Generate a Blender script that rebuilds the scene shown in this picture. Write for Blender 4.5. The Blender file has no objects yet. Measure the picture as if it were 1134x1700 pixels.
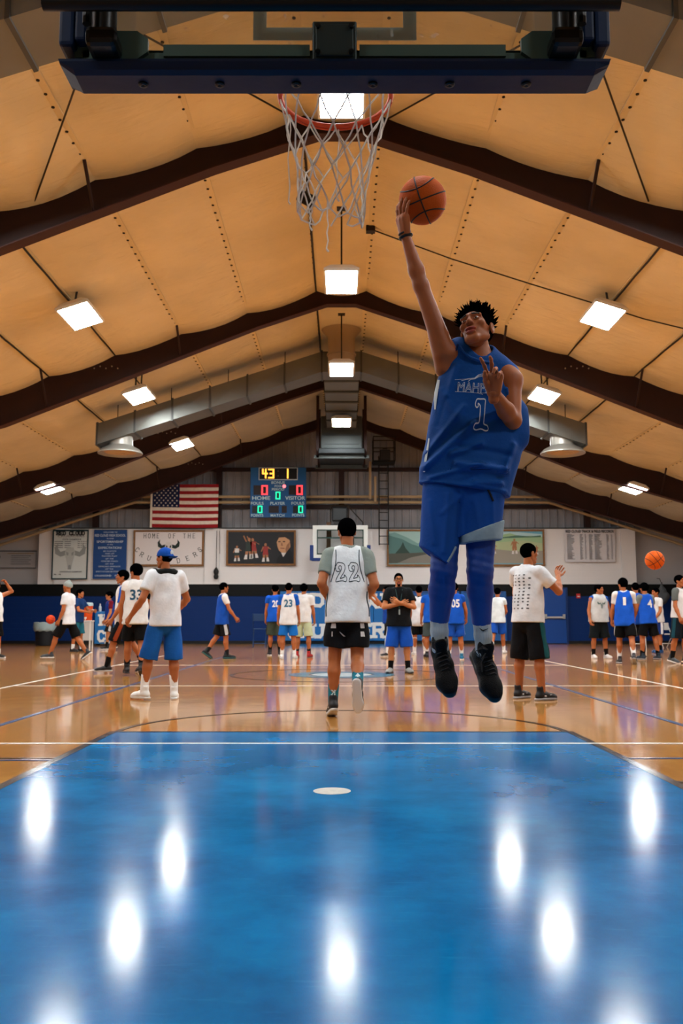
import bpy, bmesh, math, random
import numpy as np
from mathutils import Vector, Matrix
from mathutils.bvhtree import BVHTree

random.seed(7)
RNG = np.random.default_rng(7)
scene = bpy.context.scene
col = scene.collection

# ------------------------------------------------------------ camera, light, exposure
F_PX, PITCH, CAM_H = 1530.0, math.radians(6.71), 0.90
cam_data = bpy.data.cameras.new('camera')
cam_data.sensor_fit = 'VERTICAL'
cam_data.sensor_height = 36.0
cam_data.lens = F_PX / 1700.0 * 36.0
cam_data.clip_end = 200
cam_data.dof.use_dof = True
cam_data.dof.focus_distance = 4.9
cam_data.dof.aperture_fstop = 5.0
cam = bpy.data.objects.new('camera', cam_data)
cam.location = (0, 0, CAM_H)
cam.rotation_euler = (math.pi / 2 + PITCH, 0, 0)
col.objects.link(cam)
scene.camera = cam

world = bpy.data.worlds.new('world')
scene.world = world
world.use_nodes = True
world.node_tree.nodes['Background'].inputs[0].default_value = (0.6, 0.7, 0.8, 1)
world.node_tree.nodes['Background'].inputs[1].default_value = 0.03

scene.view_settings.view_transform = 'Standard'
scene.view_settings.look = 'None'
scene.view_settings.exposure = 0.0
scene.view_settings.gamma = 1.0
scene.view_settings.use_curve_mapping = False
LAMP = 98.0
LAMP_COLOR = (0.94, 0.985, 1.0)


def at(px, py, Y):
    """photo pixel + distance from the camera -> point in the gym"""
    rx, up = (px - 567.0) / F_PX, (850.0 - py) / F_PX
    c, s = math.cos(PITCH), math.sin(PITCH)
    wy, wz = c - up * s, s + up * c
    k = Y / wy
    return np.array([rx * k, Y, CAM_H + wz * k])


# ------------------------------------------------------------ materials
def lin(c):
    if isinstance(c, str):
        c = [int(c[i:i + 2], 16) / 255 for i in (0, 2, 4)]
        c = [v / 12.92 if v <= 0.04045 else ((v + 0.055) / 1.055) ** 2.4 for v in c]
    return (c[0], c[1], c[2], 1.0)


MATS = {}


def mat(name, color='808080', rough=0.6, metal=0.0, var=0.0, vscale=4.0, bump=0.0, bscale=60.0,
        emit=0.0, coat=0.0, sheen=0.0, stretch=(1, 1, 1), spec=0.3, sss=0.0):
    if name in MATS:
        return MATS[name]
    m = bpy.data.materials.new(name)
    m.use_nodes = True
    nt = m.node_tree
    b = nt.nodes['Principled BSDF']
    c = lin(color)
    b.inputs['Base Color'].default_value = c
    b.inputs['Roughness'].default_value = rough
    b.inputs['Metallic'].default_value = metal
    b.inputs['Specular IOR Level'].default_value = spec
    b.inputs['Coat Weight'].default_value = coat
    b.inputs['Sheen Weight'].default_value = sheen
    if sss:
        b.inputs['Subsurface Weight'].default_value = sss
        b.inputs['Subsurface Radius'].default_value = (0.02, 0.008, 0.004)
        b.inputs['Subsurface Scale'].default_value = 0.4
    if emit:
        b.inputs['Emission Color'].default_value = c
        b.inputs['Emission Strength'].default_value = emit
    if var or bump:
        tc = nt.nodes.new('ShaderNodeTexCoord')
        mp = nt.nodes.new('ShaderNodeMapping')
        mp.inputs['Scale'].default_value = stretch
        nt.links.new(tc.outputs['Object'], mp.inputs['Vector'])
    if var:
        n = nt.nodes.new('ShaderNodeTexNoise')
        n.inputs['Scale'].default_value = vscale
        n.inputs['Detail'].default_value = 5
        nt.links.new(mp.outputs[0], n.inputs['Vector'])
        r = nt.nodes.new('ShaderNodeValToRGB')
        r.color_ramp.elements[0].position = 0.3
        r.color_ramp.elements[1].position = 0.7
        r.color_ramp.elements[0].color = tuple(v * (1 - var) for v in c[:3]) + (1,)
        r.color_ramp.elements[1].color = tuple(min(1, v * (1 + var)) for v in c[:3]) + (1,)
        nt.links.new(n.outputs['Fac'], r.inputs['Fac'])
        nt.links.new(r.outputs['Color'], b.inputs['Base Color'])
    if bump:
        n2 = nt.nodes.new('ShaderNodeTexNoise')
        n2.inputs['Scale'].default_value = bscale
        n2.inputs['Detail'].default_value = 4
        nt.links.new(mp.outputs[0], n2.inputs['Vector'])
        bp = nt.nodes.new('ShaderNodeBump')
        bp.inputs['Strength'].default_value = bump
        bp.inputs['Distance'].default_value = 0.02
        nt.links.new(n2.outputs['Fac'], bp.inputs['Height'])
        nt.links.new(bp.outputs[0], b.inputs['Normal'])
    MATS[name] = m
    return m


def fabric(color, name=None):
    return mat(name or 'fabric_' + str(color), color, rough=0.85, var=0.10, vscale=9, bump=0.25, bscale=35, spec=0.12)


def plain(color, rough=0.6):
    return mat('paint_%s_%s' % (color, rough), color, rough=rough)


# ------------------------------------------------------------ mesh building
def link_mesh(name, me, parent=None):
    o = bpy.data.objects.new(name, me)
    col.objects.link(o)
    if parent is not None:
        o.parent = parent
    return o


def np_mesh(name, V, Fc, mats, midx=None, smooth=True):
    V = np.asarray(V, dtype=np.float32)
    Fc = np.asarray(Fc, dtype=np.int32)
    n, k = Fc.shape
    me = bpy.data.meshes.new(name)
    me.vertices.add(len(V))
    me.vertices.foreach_set('co', V.ravel())
    me.loops.add(n * k)
    me.loops.foreach_set('vertex_index', Fc.ravel())
    me.polygons.add(n)
    me.polygons.foreach_set('loop_start', np.arange(0, n * k, k, dtype=np.int32))
    me.polygons.foreach_set('use_smooth', np.full(n, smooth))
    for m in (mats if isinstance(mats, (list, tuple)) else [mats]):
        me.materials.append(m)
    if midx is not None:
        me.polygons.foreach_set('material_index', np.asarray(midx, dtype=np.int32))
    me.update(calc_edges=True)
    return me


class MB:
    """collects shapes; build() links them as one mesh object"""

    def __init__(self):
        self.v, self.f, self.mi, self.cur = [], [], [], 0

    def add(self, vs, fs):
        o = len(self.v)
        self.v += [tuple(map(float, p)) for p in vs]
        for f in fs:
            self.f.append(tuple(i + o for i in f))
            self.mi.append(self.cur)
        return self

    def box(self, lo, hi, M=None, bev=0.0):
        x0, y0, z0 = lo
        x1, y1, z1 = hi
        vs = [(x0, y0, z0), (x1, y0, z0), (x1, y1, z0), (x0, y1, z0), (x0, y0, z1), (x1, y0, z1), (x1, y1, z1), (x0, y1, z1)]
        fs = [(0, 3, 2, 1), (4, 5, 6, 7), (0, 1, 5, 4), (1, 2, 6, 5), (2, 3, 7, 6), (3, 0, 4, 7)]
        if bev:
            bm = bmesh.new()
            bv = [bm.verts.new(p) for p in vs]
            for f in fs:
                bm.faces.new([bv[i] for i in f])
            bmesh.ops.bevel(bm, geom=list(bm.edges), offset=bev, segments=2, profile=0.5, affect='EDGES')
            bm.verts.index_update()
            vs = [tuple(v.co) for v in bm.verts]
            fs = [tuple(v.index for v in f.verts) for f in bm.faces]
            bm.free()
        if M is not None:
            vs = [tuple(M @ Vector(p)) for p in vs]
        return self.add(vs, fs)

    def tube(self, pts, r, n=8, caps=True, closed=False):
        pts = [np.asarray(p, float) for p in pts]
        m = len(pts)
        rs = r if isinstance(r, (list, tuple)) else [r] * m
        vs, fs = [], []
        up = None
        for i, p in enumerate(pts):
            a = pts[(i - 1) % m] if (closed or i > 0) else p
            b = pts[(i + 1) % m] if (closed or i < m - 1) else p
            t = b - a
            t = t / (np.linalg.norm(t) + 1e-12)
            if up is None:
                up = np.array([0, 0, 1.0]) if abs(t[2]) < 0.9 else np.array([1.0, 0, 0])
            s = np.cross(t, up)
            s /= np.linalg.norm(s) + 1e-12
            up = np.cross(s, t)
            for k in range(n):
                a_ = 2 * math.pi * k / n
                vs.append(p + rs[i] * (math.cos(a_) * s + math.sin(a_) * up))
        for i in range(m if closed else m - 1):
            j = (i + 1) % m
            for k in range(n):
                l = (k + 1) % n
                fs.append((i * n + k, i * n + l, j * n + l, j * n + k))
        if caps and not closed:
            fs.append(tuple(range(n))[::-1])
            fs.append(tuple(range((m - 1) * n, m * n)))
        return self.add(vs, fs)

    def cyl(self, a, b, r, n=16, r2=None):
        return self.tube([a, b], [r, r if r2 is None else r2], n)

    def lathe(self, prof, c=(0, 0, 0), n=24, M=None):
        vs, fs = [], []
        for (r, z) in prof:
            for k in range(n):
                a = 2 * math.pi * k / n
                vs.append((c[0] + r * math.cos(a), c[1] + r * math.sin(a), c[2] + z))
        for i in range(len(prof) - 1):
            for k in range(n):
                l = (k + 1) % n
                fs.append((i * n + k, i * n + l, (i + 1) * n + l, (i + 1) * n + k))
        if prof[0][0] > 1e-4:
            fs.append(tuple(range(n))[::-1])
        if prof[-1][0] > 1e-4:
            fs.append(tuple(range((len(prof) - 1) * n, len(prof) * n)))
        if M is not None:
            vs = [tuple(M @ Vector(p)) for p in vs]
        return self.add(vs, fs)

    def prism(self, poly, y0, y1, axis='y'):
        """outline in (x, z) pushed from y0 to y1"""
        n = len(poly)
        vs = [(x, y0, z) for x, z in poly] + [(x, y1, z) for x, z in poly]
        fs = [tuple(range(n)), tuple(range(2 * n - 1, n - 1, -1))]
        for i in range(n):
            j = (i + 1) % n
            fs.append((i, i + n, j + n, j))
        return self.add(vs, fs)

    def build(self, name, m, parent=None, smooth=False, fix=True):
        me = bpy.data.meshes.new(name)
        me.from_pydata(self.v, [], self.f)
        for x in (m if isinstance(m, (list, tuple)) else [m]):
            me.materials.append(x)
        if any(self.mi):
            me.polygons.foreach_set('material_index', self.mi)
        if fix:
            bm = bmesh.new()
            bm.from_mesh(me)
            bmesh.ops.recalc_face_normals(bm, faces=bm.faces)
            bm.to_mesh(me)
            bm.free()
        if smooth:
            me.polygons.foreach_set('use_smooth', [True] * len(me.polygons))
            me.set_sharp_from_angle(angle=math.radians(40))
        me.update()
        return link_mesh(name, me, parent)


def tag(o, label=None, cat=None, group=None, kind=None):
    if label:
        o['label'] = label
    if cat:
        o['category'] = cat
    if group:
        o['group'] = group
    if kind:
        o['kind'] = kind
    return o


def empty(name, loc, label=None, cat=None, group=None, kind=None, rz=0.0):
    o = bpy.data.objects.new(name, None)
    o.empty_display_size = 0.1
    col.objects.link(o)
    o.location = tuple(map(float, loc))
    o.rotation_euler = (0, 0, rz)
    return tag(o, label, cat, group, kind)


def dup(root, loc=None, label=None):
    r = root.copy()
    col.objects.link(r)
    if loc is not None:
        r.location = loc
    if label:
        r['label'] = label
    for ch in list(root.children):
        c = ch.copy()
        col.objects.link(c)
        c.parent = r
        for g in list(ch.children):
            d = g.copy()
            col.objects.link(d)
            d.parent = c
    return r


# ------------------------------------------------------------ lettering
def text_geo(s, size=1.0, bold=0.0, outline=0.0, space=1.0):
    cu = bpy.data.curves.new('lettering', 'FONT')
    cu.body = s
    cu.size = size
    cu.align_x = 'CENTER'
    cu.align_y = 'CENTER'
    cu.space_character = space
    cu.resolution_u = 4
    if outline:
        cu.fill_mode = 'NONE'
        cu.bevel_depth = outline
        cu.bevel_resolution = 0
    cu.offset = bold
    o = bpy.data.objects.new('lettering', cu)
    me = bpy.data.meshes.new_from_object(o)
    bm = bmesh.new()
    bm.from_mesh(me)
    bpy.data.objects.remove(o)
    bpy.data.curves.remove(cu)
    bpy.data.meshes.remove(me)
    return bm


def fit(bm, w=None, h=None):
    """centre the lettering and stretch it to w x h"""
    xs = [v.co.x for v in bm.verts]
    ys = [v.co.y for v in bm.verts]
    cx, cy = (min(xs) + max(xs)) / 2, (min(ys) + max(ys)) / 2
    sx = w / (max(xs) - min(xs)) if w else None
    sy = h / (max(ys) - min(ys)) if h else None
    sx, sy = sx or sy, sy or sx
    for v in bm.verts:
        v.co.x = (v.co.x - cx) * sx
        v.co.y = (v.co.y - cy) * sy
        v.co.z *= min(sx, sy)
    return bm


def flat_text(name, s, m, parent, x, z, y, w=None, h=None, bold=0.0, outline=0.0):
    """lettering lying on a board that faces -Y; x, z, y in the parent's space"""
    bm = fit(text_geo(s, 1.0, bold, outline), w, h)
    for v in bm.verts:
        v.co = Vector((x + v.co.x, y - v.co.z, z + v.co.y))
    me = bpy.data.meshes.new(name)
    bm.to_mesh(me)
    bm.free()
    me.materials.append(m)
    return link_mesh(name, me, parent)


STROKES = {
    'H': [((0, 0), (0, 1)), ((1, 0), (1, 1)), ((0, .5), (1, .5))],
    'O': [((.25, 0), (.75, 0)), ((.75, 0), (1, .25)), ((1, .25), (1, .75)), ((1, .75), (.75, 1)), ((.75, 1), (.25, 1)), ((.25, 1), (0, .75)), ((0, .75), (0, .25)), ((0, .25), (.25, 0))],
    'M': [((0, 0), (0, 1)), ((0, 1), (.5, .4)), ((.5, .4), (1, 1)), ((1, 1), (1, 0))],
    'E': [((0, 0), (0, 1)), ((0, 1), (.9, 1)), ((0, .5), (.7, .5)), ((0, 0), (.9, 0))],
    'F': [((0, 0), (0, 1)), ((0, 1), (.9, 1)), ((0, .5), (.7, .5))],
    'T': [((.5, 0), (.5, 1)), ((0, 1), (1, 1))],
    'C': [((1, .8), (.75, 1)), ((.75, 1), (.25, 1)), ((.25, 1), (0, .75)), ((0, .75), (0, .25)), ((0, .25), (.25, 0)), ((.25, 0), (.75, 0)), ((.75, 0), (1, .2))],
    'R': [((0, 0), (0, 1)), ((0, 1), (.75, 1)), ((.75, 1), (1, .85)), ((1, .85), (1, .65)), ((1, .65), (.75, .5)), ((.75, .5), (0, .5)), ((.5, .5), (1, 0))],
    'U': [((0, 1), (0, .25)), ((0, .25), (.25, 0)), ((.25, 0), (.75, 0)), ((.75, 0), (1, .25)), ((1, .25), (1, 1))],
    'S': [((1, .8), (.75, 1)), ((.75, 1), (.25, 1)), ((.25, 1), (0, .8)), ((0, .8), (.1, .58)), ((.1, .58), (.9, .42)), ((.9, .42), (1, .2)), ((1, .2), (.75, 0)), ((.75, 0), (.25, 0)), ((.25, 0), (0, .2))],
    'A': [((0, 0), (.5, 1)), ((.5, 1), (1, 0)), ((.22, .38), (.78, .38))],
    'D': [((0, 0), (0, 1)), ((0, 1), (.7, 1)), ((.7, 1), (1, .75)), ((1, .75), (1, .25)), ((1, .25), (.7, 0)), ((.7, 0), (0, 0))],
    'L': [((0, 1), (0, 0)), ((0, 0), (.9, 0))],
    'K': [((0, 0), (0, 1)), ((0, .45), (1, 1)), ((.35, .62), (1, 0))],
}
SERIF = {'H': [(0, 0), (0, 1), (1, 0), (1, 1)], 'M': [(0, 0), (0, 1), (1, 0), (1, 1)], 'E': [(0, 0), (0, 1)], 'F': [(0, 0), (0, 1)], 'T': [(.5, 0)],
         'R': [(0, 0), (0, 1), (1, 0)], 'U': [(0, 1), (1, 1)], 'A': [(0, 0), (1, 0)], 'D': [(0, 0), (0, 1)], 'L': [(0, 0), (0, 1)], 'K': [(0, 0), (0, 1), (1, 0), (1, 1)]}


def slab_letter(ch, w, h, t):
    """thick slab-serif letter: list of quads (x, z) centred on 0"""
    quads = []
    for (a, b) in STROKES[ch]:
        ax, az, bx, bz = (a[0] - .5) * w, (a[1] - .5) * h, (b[0] - .5) * w, (b[1] - .5) * h
        d = math.hypot(bx - ax, bz - az)
        ux, uz = (bx - ax) / d, (bz - az) / d
        e = t * 0.42
        ax, az, bx, bz = ax - ux * e, az - uz * e, bx + ux * e, bz + uz * e
        nx, nz = -uz * t / 2, ux * t / 2
        quads.append([(ax + nx, az + nz), (ax - nx, az - nz), (bx - nx, bz - nz), (bx + nx, bz + nz)])
    for (a, b) in SERIF.get(ch, []):
        x, z = (a - .5) * w, (b - .5) * h
        quads.append([(x - t, z - t * .42), (x + t, z - t * .42), (x + t, z + t * .42), (x - t, z + t * .42)])
    return quads


def slab_text(mb, s, places, w, h, t, y):
    """letters at (x, z, angle[, sx, sz])"""
    for ch, p in zip(s, places):
        if ch == ' ':
            continue
        c, sn = math.cos(p[2]), math.sin(p[2])
        sh = p[3] if len(p) > 3 else 0.0
        for i, q in enumerate(slab_letter(ch, w, h, t)):
            mb.prism([(p[0] + c * x - sn * z, p[1] + sn * x + c * z + sh * x) for x, z in q], y - 0.0008 * i - .002, y + 0.004)


# ------------------------------------------------------------ rounded bodies from distance fields
class Field:
    def __init__(self, lo, hi, h):
        self.h = h
        self.lo = np.asarray(lo, np.float64)
        n = np.ceil((np.asarray(hi) - self.lo) / h).astype(int) + 1
        self.n = n
        self.ax = [self.lo[i] + h * np.arange(n[i]) for i in range(3)]
        self.D = np.full(n, 0.25, np.float32)

    def sub(self, lo, hi):
        sl = []
        for i in range(3):
            a = int(max(0, math.floor((lo[i] - self.lo[i]) / self.h)))
            b = int(min(self.n[i], math.ceil((hi[i] - self.lo[i]) / self.h) + 1))
            if b <= a:
                return None, None
            sl.append(slice(a, b))
        X = self.ax[0][sl[0]].astype(np.float32)[:, None, None]
        Y = self.ax[1][sl[1]].astype(np.float32)[None, :, None]
        Z = self.ax[2][sl[2]].astype(np.float32)[None, None, :]
        return tuple(sl), (X, Y, Z)

    def all(self):
        return self.sub(self.lo, [a[-1] for a in self.ax])[1]

    @staticmethod
    def cone_d(P, a, b, ra, rb, flat=None):
        X, Y, Z = P
        a = np.asarray(a, np.float32)
        b = np.asarray(b, np.float32)
        ba = b - a
        L2 = float(ba @ ba) + 1e-12
        x, y, z = X - a[0], Y - a[1], Z - a[2]
        t = np.clip((x * ba[0] + y * ba[1] + z * ba[2]) / L2, 0, 1)
        x, y, z = x - t * ba[0], y - t * ba[1], z - t * ba[2]
        r = ra + (rb - ra) * t
        if flat is None:
            return np.sqrt(x * x + y * y + z * z) - r
        d, k = np.asarray(flat[0], np.float32), flat[1]
        q = (x * d[0] + y * d[1] + z * d[2]) * (1 / k - 1)
        x, y, z = x + q * d[0], y + q * d[1], z + q * d[2]
        return (np.sqrt(x * x + y * y + z * z) - r) * min(1.0, (k + 1) / 2)

    def cone(self, a, b, ra, rb=None, k=0.02, flat=None, cuts=(), op='add'):
        rb = ra if rb is None else rb
        a, b = np.asarray(a, float), np.asarray(b, float)
        m = max(ra, rb) * (max(1.0, flat[1]) if flat else 1.0) + 2.5 * k + 2 * self.h
        sl, P = self.sub(np.minimum(a, b) - m, np.maximum(a, b) + m)
        if sl is None:
            return self
        d = self.cone_d(P, a, b, ra, rb, flat)
        for (p, nrm) in cuts:       # keep the side the normal points away from
            d = np.maximum(d, (P[0] - p[0]) * nrm[0] + (P[1] - p[1]) * nrm[1] + (P[2] - p[2]) * nrm[2])
        self.merge(sl, d, k, op)
        return self

    def ball(self, c, r, k=0.02, op='add'):
        return self.cone(c, np.asarray(c, float) + 1e-6, r, r, k, None, (), op)

    def ell(self, c, rad, k=0.02, R=None, op='add'):
        c = np.asarray(c, float)
        m = max(rad) + 2.5 * k + 2 * self.h
        sl, P = self.sub(c - m, c + m)
        if sl is None:
            return self
        x, y, z = P[0] - c[0], P[1] - c[1], P[2] - c[2]
        if R is not None:
            x, y, z = (R[0][0] * x + R[0][1] * y + R[0][2] * z, R[1][0] * x + R[1][1] * y + R[1][2] * z, R[2][0] * x + R[2][1] * y + R[2][2] * z)
        q = np.sqrt((x / rad[0]) ** 2 + (y / rad[1]) ** 2 + (z / rad[2]) ** 2)
        g = np.sqrt((x / rad[0] ** 2) ** 2 + (y / rad[1] ** 2) ** 2 + (z / rad[2] ** 2) ** 2) + 1e-6
        self.merge(sl, (q * (q - 1) / g).astype(np.float32), k, op)
        return self

    def merge(self, sl, d, k, op):
        A = self.D[sl]
        if op == 'cut':
            h = np.clip(0.5 - 0.5 * (A + d) / max(k, 1e-5), 0, 1)
            self.D[sl] = A * (1 - h) - d * h + k * h * (1 - h)
        else:
            h = np.clip(0.5 + 0.5 * (A - d) / max(k, 1e-5), 0, 1)
            self.D[sl] = A * (1 - h) + d * h - k * h * (1 - h)

    def plane(self, p, n):
        """throw away the side n points to"""
        X, Y, Z = self.all()
        self.D = np.maximum(self.D, (X - p[0]) * n[0] + (Y - p[1]) * n[1] + (Z - p[2]) * n[2]).astype(np.float32)
        return self

    def shell(self, t):
        self.D = np.maximum(self.D, -(self.D + t))
        return self

    def mesh(self):
        D, h = self.D, self.h
        D[0], D[-1], D[:, 0], D[:, -1], D[:, :, 0], D[:, :, -1] = (np.maximum(D[0], h), np.maximum(D[-1], h), np.maximum(D[:, 0], h), np.maximum(D[:, -1], h), np.maximum(D[:, :, 0], h), np.maximum(D[:, :, -1], h))
        S = D < 0
        c = [S[i:S.shape[0] - 1 + i, j:S.shape[1] - 1 + j, k:S.shape[2] - 1 + k] for i in (0, 1) for j in (0, 1) for k in (0, 1)]
        anyv = c[0].copy()
        allv = c[0].copy()
        for q in c[1:]:
            anyv |= q
            allv &= q
        mask = anyv & ~allv
        I = np.argwhere(mask)
        idx = np.full(mask.shape, -1, np.int32)
        idx[mask] = np.arange(len(I))
        vals = {}
        for i in (0, 1):
            for j in (0, 1):
                for k in (0, 1):
                    vals[(i, j, k)] = D[I[:, 0] + i, I[:, 1] + j, I[:, 2] + k]
        acc = np.zeros((len(I), 3))
        cnt = np.zeros(len(I))
        ks = list(vals)
        for a in ks:
            for ax in range(3):
                if a[ax]:
                    continue
                b = list(a)
                b[ax] = 1
                b = tuple(b)
                va, vb = vals[a], vals[b]
                x = (va < 0) != (vb < 0)
                t = np.where(x, va / np.where(x, va - vb, 1), 0)
                p = np.tile(np.array(a, float), (len(I), 1))
                p[:, ax] += t
                acc += p * x[:, None]
                cnt += x
        V = self.lo + h * (I + acc / cnt[:, None])
        Fs = []
        for ax in range(3):
            o1, o2 = (ax + 1) % 3, (ax + 2) % 3
            A = np.moveaxis(S, ax, 0)
            E = np.argwhere(np.diff(S.astype(np.int8), axis=ax) != 0)
            E = E[(E[:, o1] > 0) & (E[:, o2] > 0) & (E[:, o1] < S.shape[o1] - 1) & (E[:, o2] < S.shape[o2] - 1)]
            if not len(E):
                continue
            s = S[E[:, 0], E[:, 1], E[:, 2]]
            def g(d1, d2):
                q = E.copy()
                q[:, o1] -= d1
                q[:, o2] -= d2
                return idx[q[:, 0], q[:, 1], q[:, 2]]
            quad = np.stack([g(1, 1), g(0, 1), g(0, 0), g(1, 0)], 1)
            quad[~s] = quad[~s][:, ::-1]
            Fs.append(quad)
        return V, np.concatenate(Fs)


def merge_meshes(parts):
    """[(V, F, midx or None)] -> one"""
    Vs, Fs, Ms, o = [], [], [], 0
    for V, Fc, M in parts:
        Vs.append(V)
        Fs.append(Fc + o)
        Ms.append(np.zeros(len(Fc), int) if M is None else M)
        o += len(V)
    return np.concatenate(Vs), np.concatenate(Fs), np.concatenate(Ms)


def unit(v):
    v = np.asarray(v, float)
    return v / (np.linalg.norm(v) + 1e-12)

# ============================================================ the hall
WALL_Y = 36.0
HALF = 14.6
Y0 = -8.0
FRAMES = [-9.7, -1.9, 5.9, 13.7, 21.5, 29.2, 35.1]


def roof_z(x):
    return min(9.05 - 0.33 * abs(x), 8.86)


def rafter_low(x):
    x = abs(x)
    return 8.70 - 0.40 * x if x < 8 else 5.50 - 0.29 * (x - 8)


# ---- floor: varnished maple strips
def wood_material():
    m = bpy.data.materials.new('maple_floor')
    m.use_nodes = True
    nt = m.node_tree
    b = nt.nodes['Principled BSDF']
    L = nt.links.new
    tc = nt.nodes.new('ShaderNodeTexCoord')
    mp = nt.nodes.new('ShaderNodeMapping')
    mp.inputs['Rotation'].default_value = (0, 0, math.pi / 2)
    L(tc.outputs['Object'], mp.inputs['Vector'])
    br = nt.nodes.new('ShaderNodeTexBrick')
    br.inputs['Color1'].default_value = (0.60, 0.27, 0.060, 1)
    br.inputs['Color2'].default_value = (0.46, 0.19, 0.040, 1)
    br.inputs['Mortar'].default_value = (0.13, 0.06, 0.02, 1)
    br.inputs['Scale'].default_value = 1.0
    br.inputs['Mortar Size'].default_value = 0.0012
    br.inputs['Brick Width'].default_value = 1.1
    br.inputs['Row Height'].default_value = 0.057
    L(mp.outputs[0], br.inputs['Vector'])
    n = nt.nodes.new('ShaderNodeTexNoise')
    n.inputs['Scale'].default_value = 0.35
    n.inputs['Detail'].default_value = 4
    L(tc.outputs['Object'], n.inputs['Vector'])
    mx = nt.nodes.new('ShaderNodeMix')
    mx.data_type = 'RGBA'
    mx.blend_type = 'MULTIPLY'
    mx.inputs[0].default_value = 0.25
    L(br.outputs['Color'], mx.inputs[6])
    L(n.outputs['Color'], mx.inputs[7])
    L(mx.outputs[2], b.inputs['Base Color'])
    n2 = nt.nodes.new('ShaderNodeTexNoise')
    n2.inputs['Scale'].default_value = 1.4
    n2.inputs['Detail'].default_value = 3
    L(tc.outputs['Object'], n2.inputs['Vector'])
    bp = nt.nodes.new('ShaderNodeBump')
    bp.inputs['Strength'].default_value = 0.10
    bp.inputs['Distance'].default_value = 0.02
    L(n2.outputs['Fac'], bp.inputs['Height'])
    L(bp.outputs[0], b.inputs['Normal'])
    b.inputs['Roughness'].default_value = 0.10
    b.inputs['Specular IOR Level'].default_value = 0.40
    b.inputs['Coat Weight'].default_value = 0.15
    b.inputs['Coat Roughness'].default_value = 0.05
    return m


def lane_material():
    m = bpy.data.materials.new('blue_lane_paint')
    m.use_nodes = True
    nt = m.node_tree
    b = nt.nodes['Principled BSDF']
    L = nt.links.new
    tc = nt.nodes.new('ShaderNodeTexCoord')
    n = nt.nodes.new('ShaderNodeTexNoise')
    n.inputs['Scale'].default_value = 1.3
    n.inputs['Detail'].default_value = 9
    n.inputs['Roughness'].default_value = 0.65
    L(tc.outputs['Object'], n.inputs['Vector'])
    r = nt.nodes.new('ShaderNodeValToRGB')
    r.color_ramp.elements[0].position = 0.32
    r.color_ramp.elements[1].position = 0.7
    r.color_ramp.elements[0].color = (0.000, 0.068, 0.205, 1)
    r.color_ramp.elements[1].color = (0.000, 0.175, 0.415, 1)
    L(n.outputs['Fac'], r.inputs['Fac'])
    # fine scuffs worn into the paint
    mp = nt.nodes.new('ShaderNodeMapping')
    mp.inputs['Scale'].default_value = (1.0, 7.0, 1.0)
    mp.inputs['Rotation'].default_value = (0, 0, 0.5)
    L(tc.outputs['Object'], mp.inputs['Vector'])
    n3 = nt.nodes.new('ShaderNodeTexNoise')
    n3.inputs['Scale'].default_value = 6.0
    n3.inputs['Detail'].default_value = 8
    L(mp.outputs[0], n3.inputs['Vector'])
    r3 = nt.nodes.new('ShaderNodeValToRGB')
    r3.color_ramp.elements[0].position = 0.62
    r3.color_ramp.elements[1].position = 0.80
    r3.color_ramp.elements[0].color = (0, 0, 0, 1)
    r3.color_ramp.elements[1].color = (0.25, 0.25, 0.25, 1)
    L(n3.outputs['Fac'], r3.inputs['Fac'])
    mx = nt.nodes.new('ShaderNodeMix')
    mx.data_type = 'RGBA'
    mx.inputs[7].default_value = (0.03, 0.30, 0.55, 1)
    L(r3.outputs['Color'], mx.inputs[0])
    L(r.outputs['Color'], mx.inputs[6])
    L(mx.outputs[2], b.inputs['Base Color'])
    rr = nt.nodes.new('ShaderNodeMapRange')
    rr.inputs['To Min'].default_value = 0.10
    rr.inputs['To Max'].default_value = 0.18
    L(n.outputs['Fac'], rr.inputs['Value'])
    L(rr.outputs[0], b.inputs['Roughness'])
    bp = nt.nodes.new('ShaderNodeBump')
    bp.inputs['Strength'].default_value = 0.006
    bp.inputs['Distance'].default_value = 0.01
    L(n3.outputs['Fac'], bp.inputs['Height'])
    L(bp.outputs[0], b.inputs['Normal'])
    b.inputs['Specular IOR Level'].default_value = 0.06
    b.inputs['Coat Weight'].default_value = 0.015
    b.inputs['Coat Roughness'].default_value = 0.05
    return m


floor = MB().box((-HALF, Y0, -0.2), (HALF, WALL_Y + 0.4, 0.0)).build('floor', wood_material())
tag(floor, 'varnished orange maple gym floor running to the far wall', 'floor', kind='structure')


def paint(name, polys, m, z=0.003):
    mb = MB()
    for p in polys:
        n = len(p)
        mb.add([(x, y, 0.0005) for x, y in p] + [(x, y, z) for x, y in p],
               [tuple(range(n)), tuple(range(n, 2 * n))] + [(i, (i + 1) % n, (i + 1) % n + n, i + n) for i in range(n)])
    return mb.build(name, m, floor)


def bar(x0, y0, x1, y1, w):
    d = math.hypot(x1 - x0, y1 - y0)
    nx, ny = -(y1 - y0) / d * w / 2, (x1 - x0) / d * w / 2
    return [(x0 + nx, y0 + ny), (x0 - nx, y0 - ny), (x1 - nx, y1 - ny), (x1 + nx, y1 + ny)]


def ring(cx, cy, r, w, a0=0, a1=360, n=64):
    out = []
    for i in range(n):
        a, b = math.radians(a0 + (a1 - a0) * i / n), math.radians(a0 + (a1 - a0) * (i + 1) / n)
        ri, ro = r - w / 2, r + w / 2
        out.append([(cx + ri * math.cos(a), cy + ri * math.sin(a)), (cx + ro * math.cos(a), cy + ro * math.sin(a)),
                    (cx + ro * math.cos(b), cy + ro * math.sin(b)), (cx + ri * math.cos(b), cy + ri * math.sin(b))])
    return out


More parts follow.
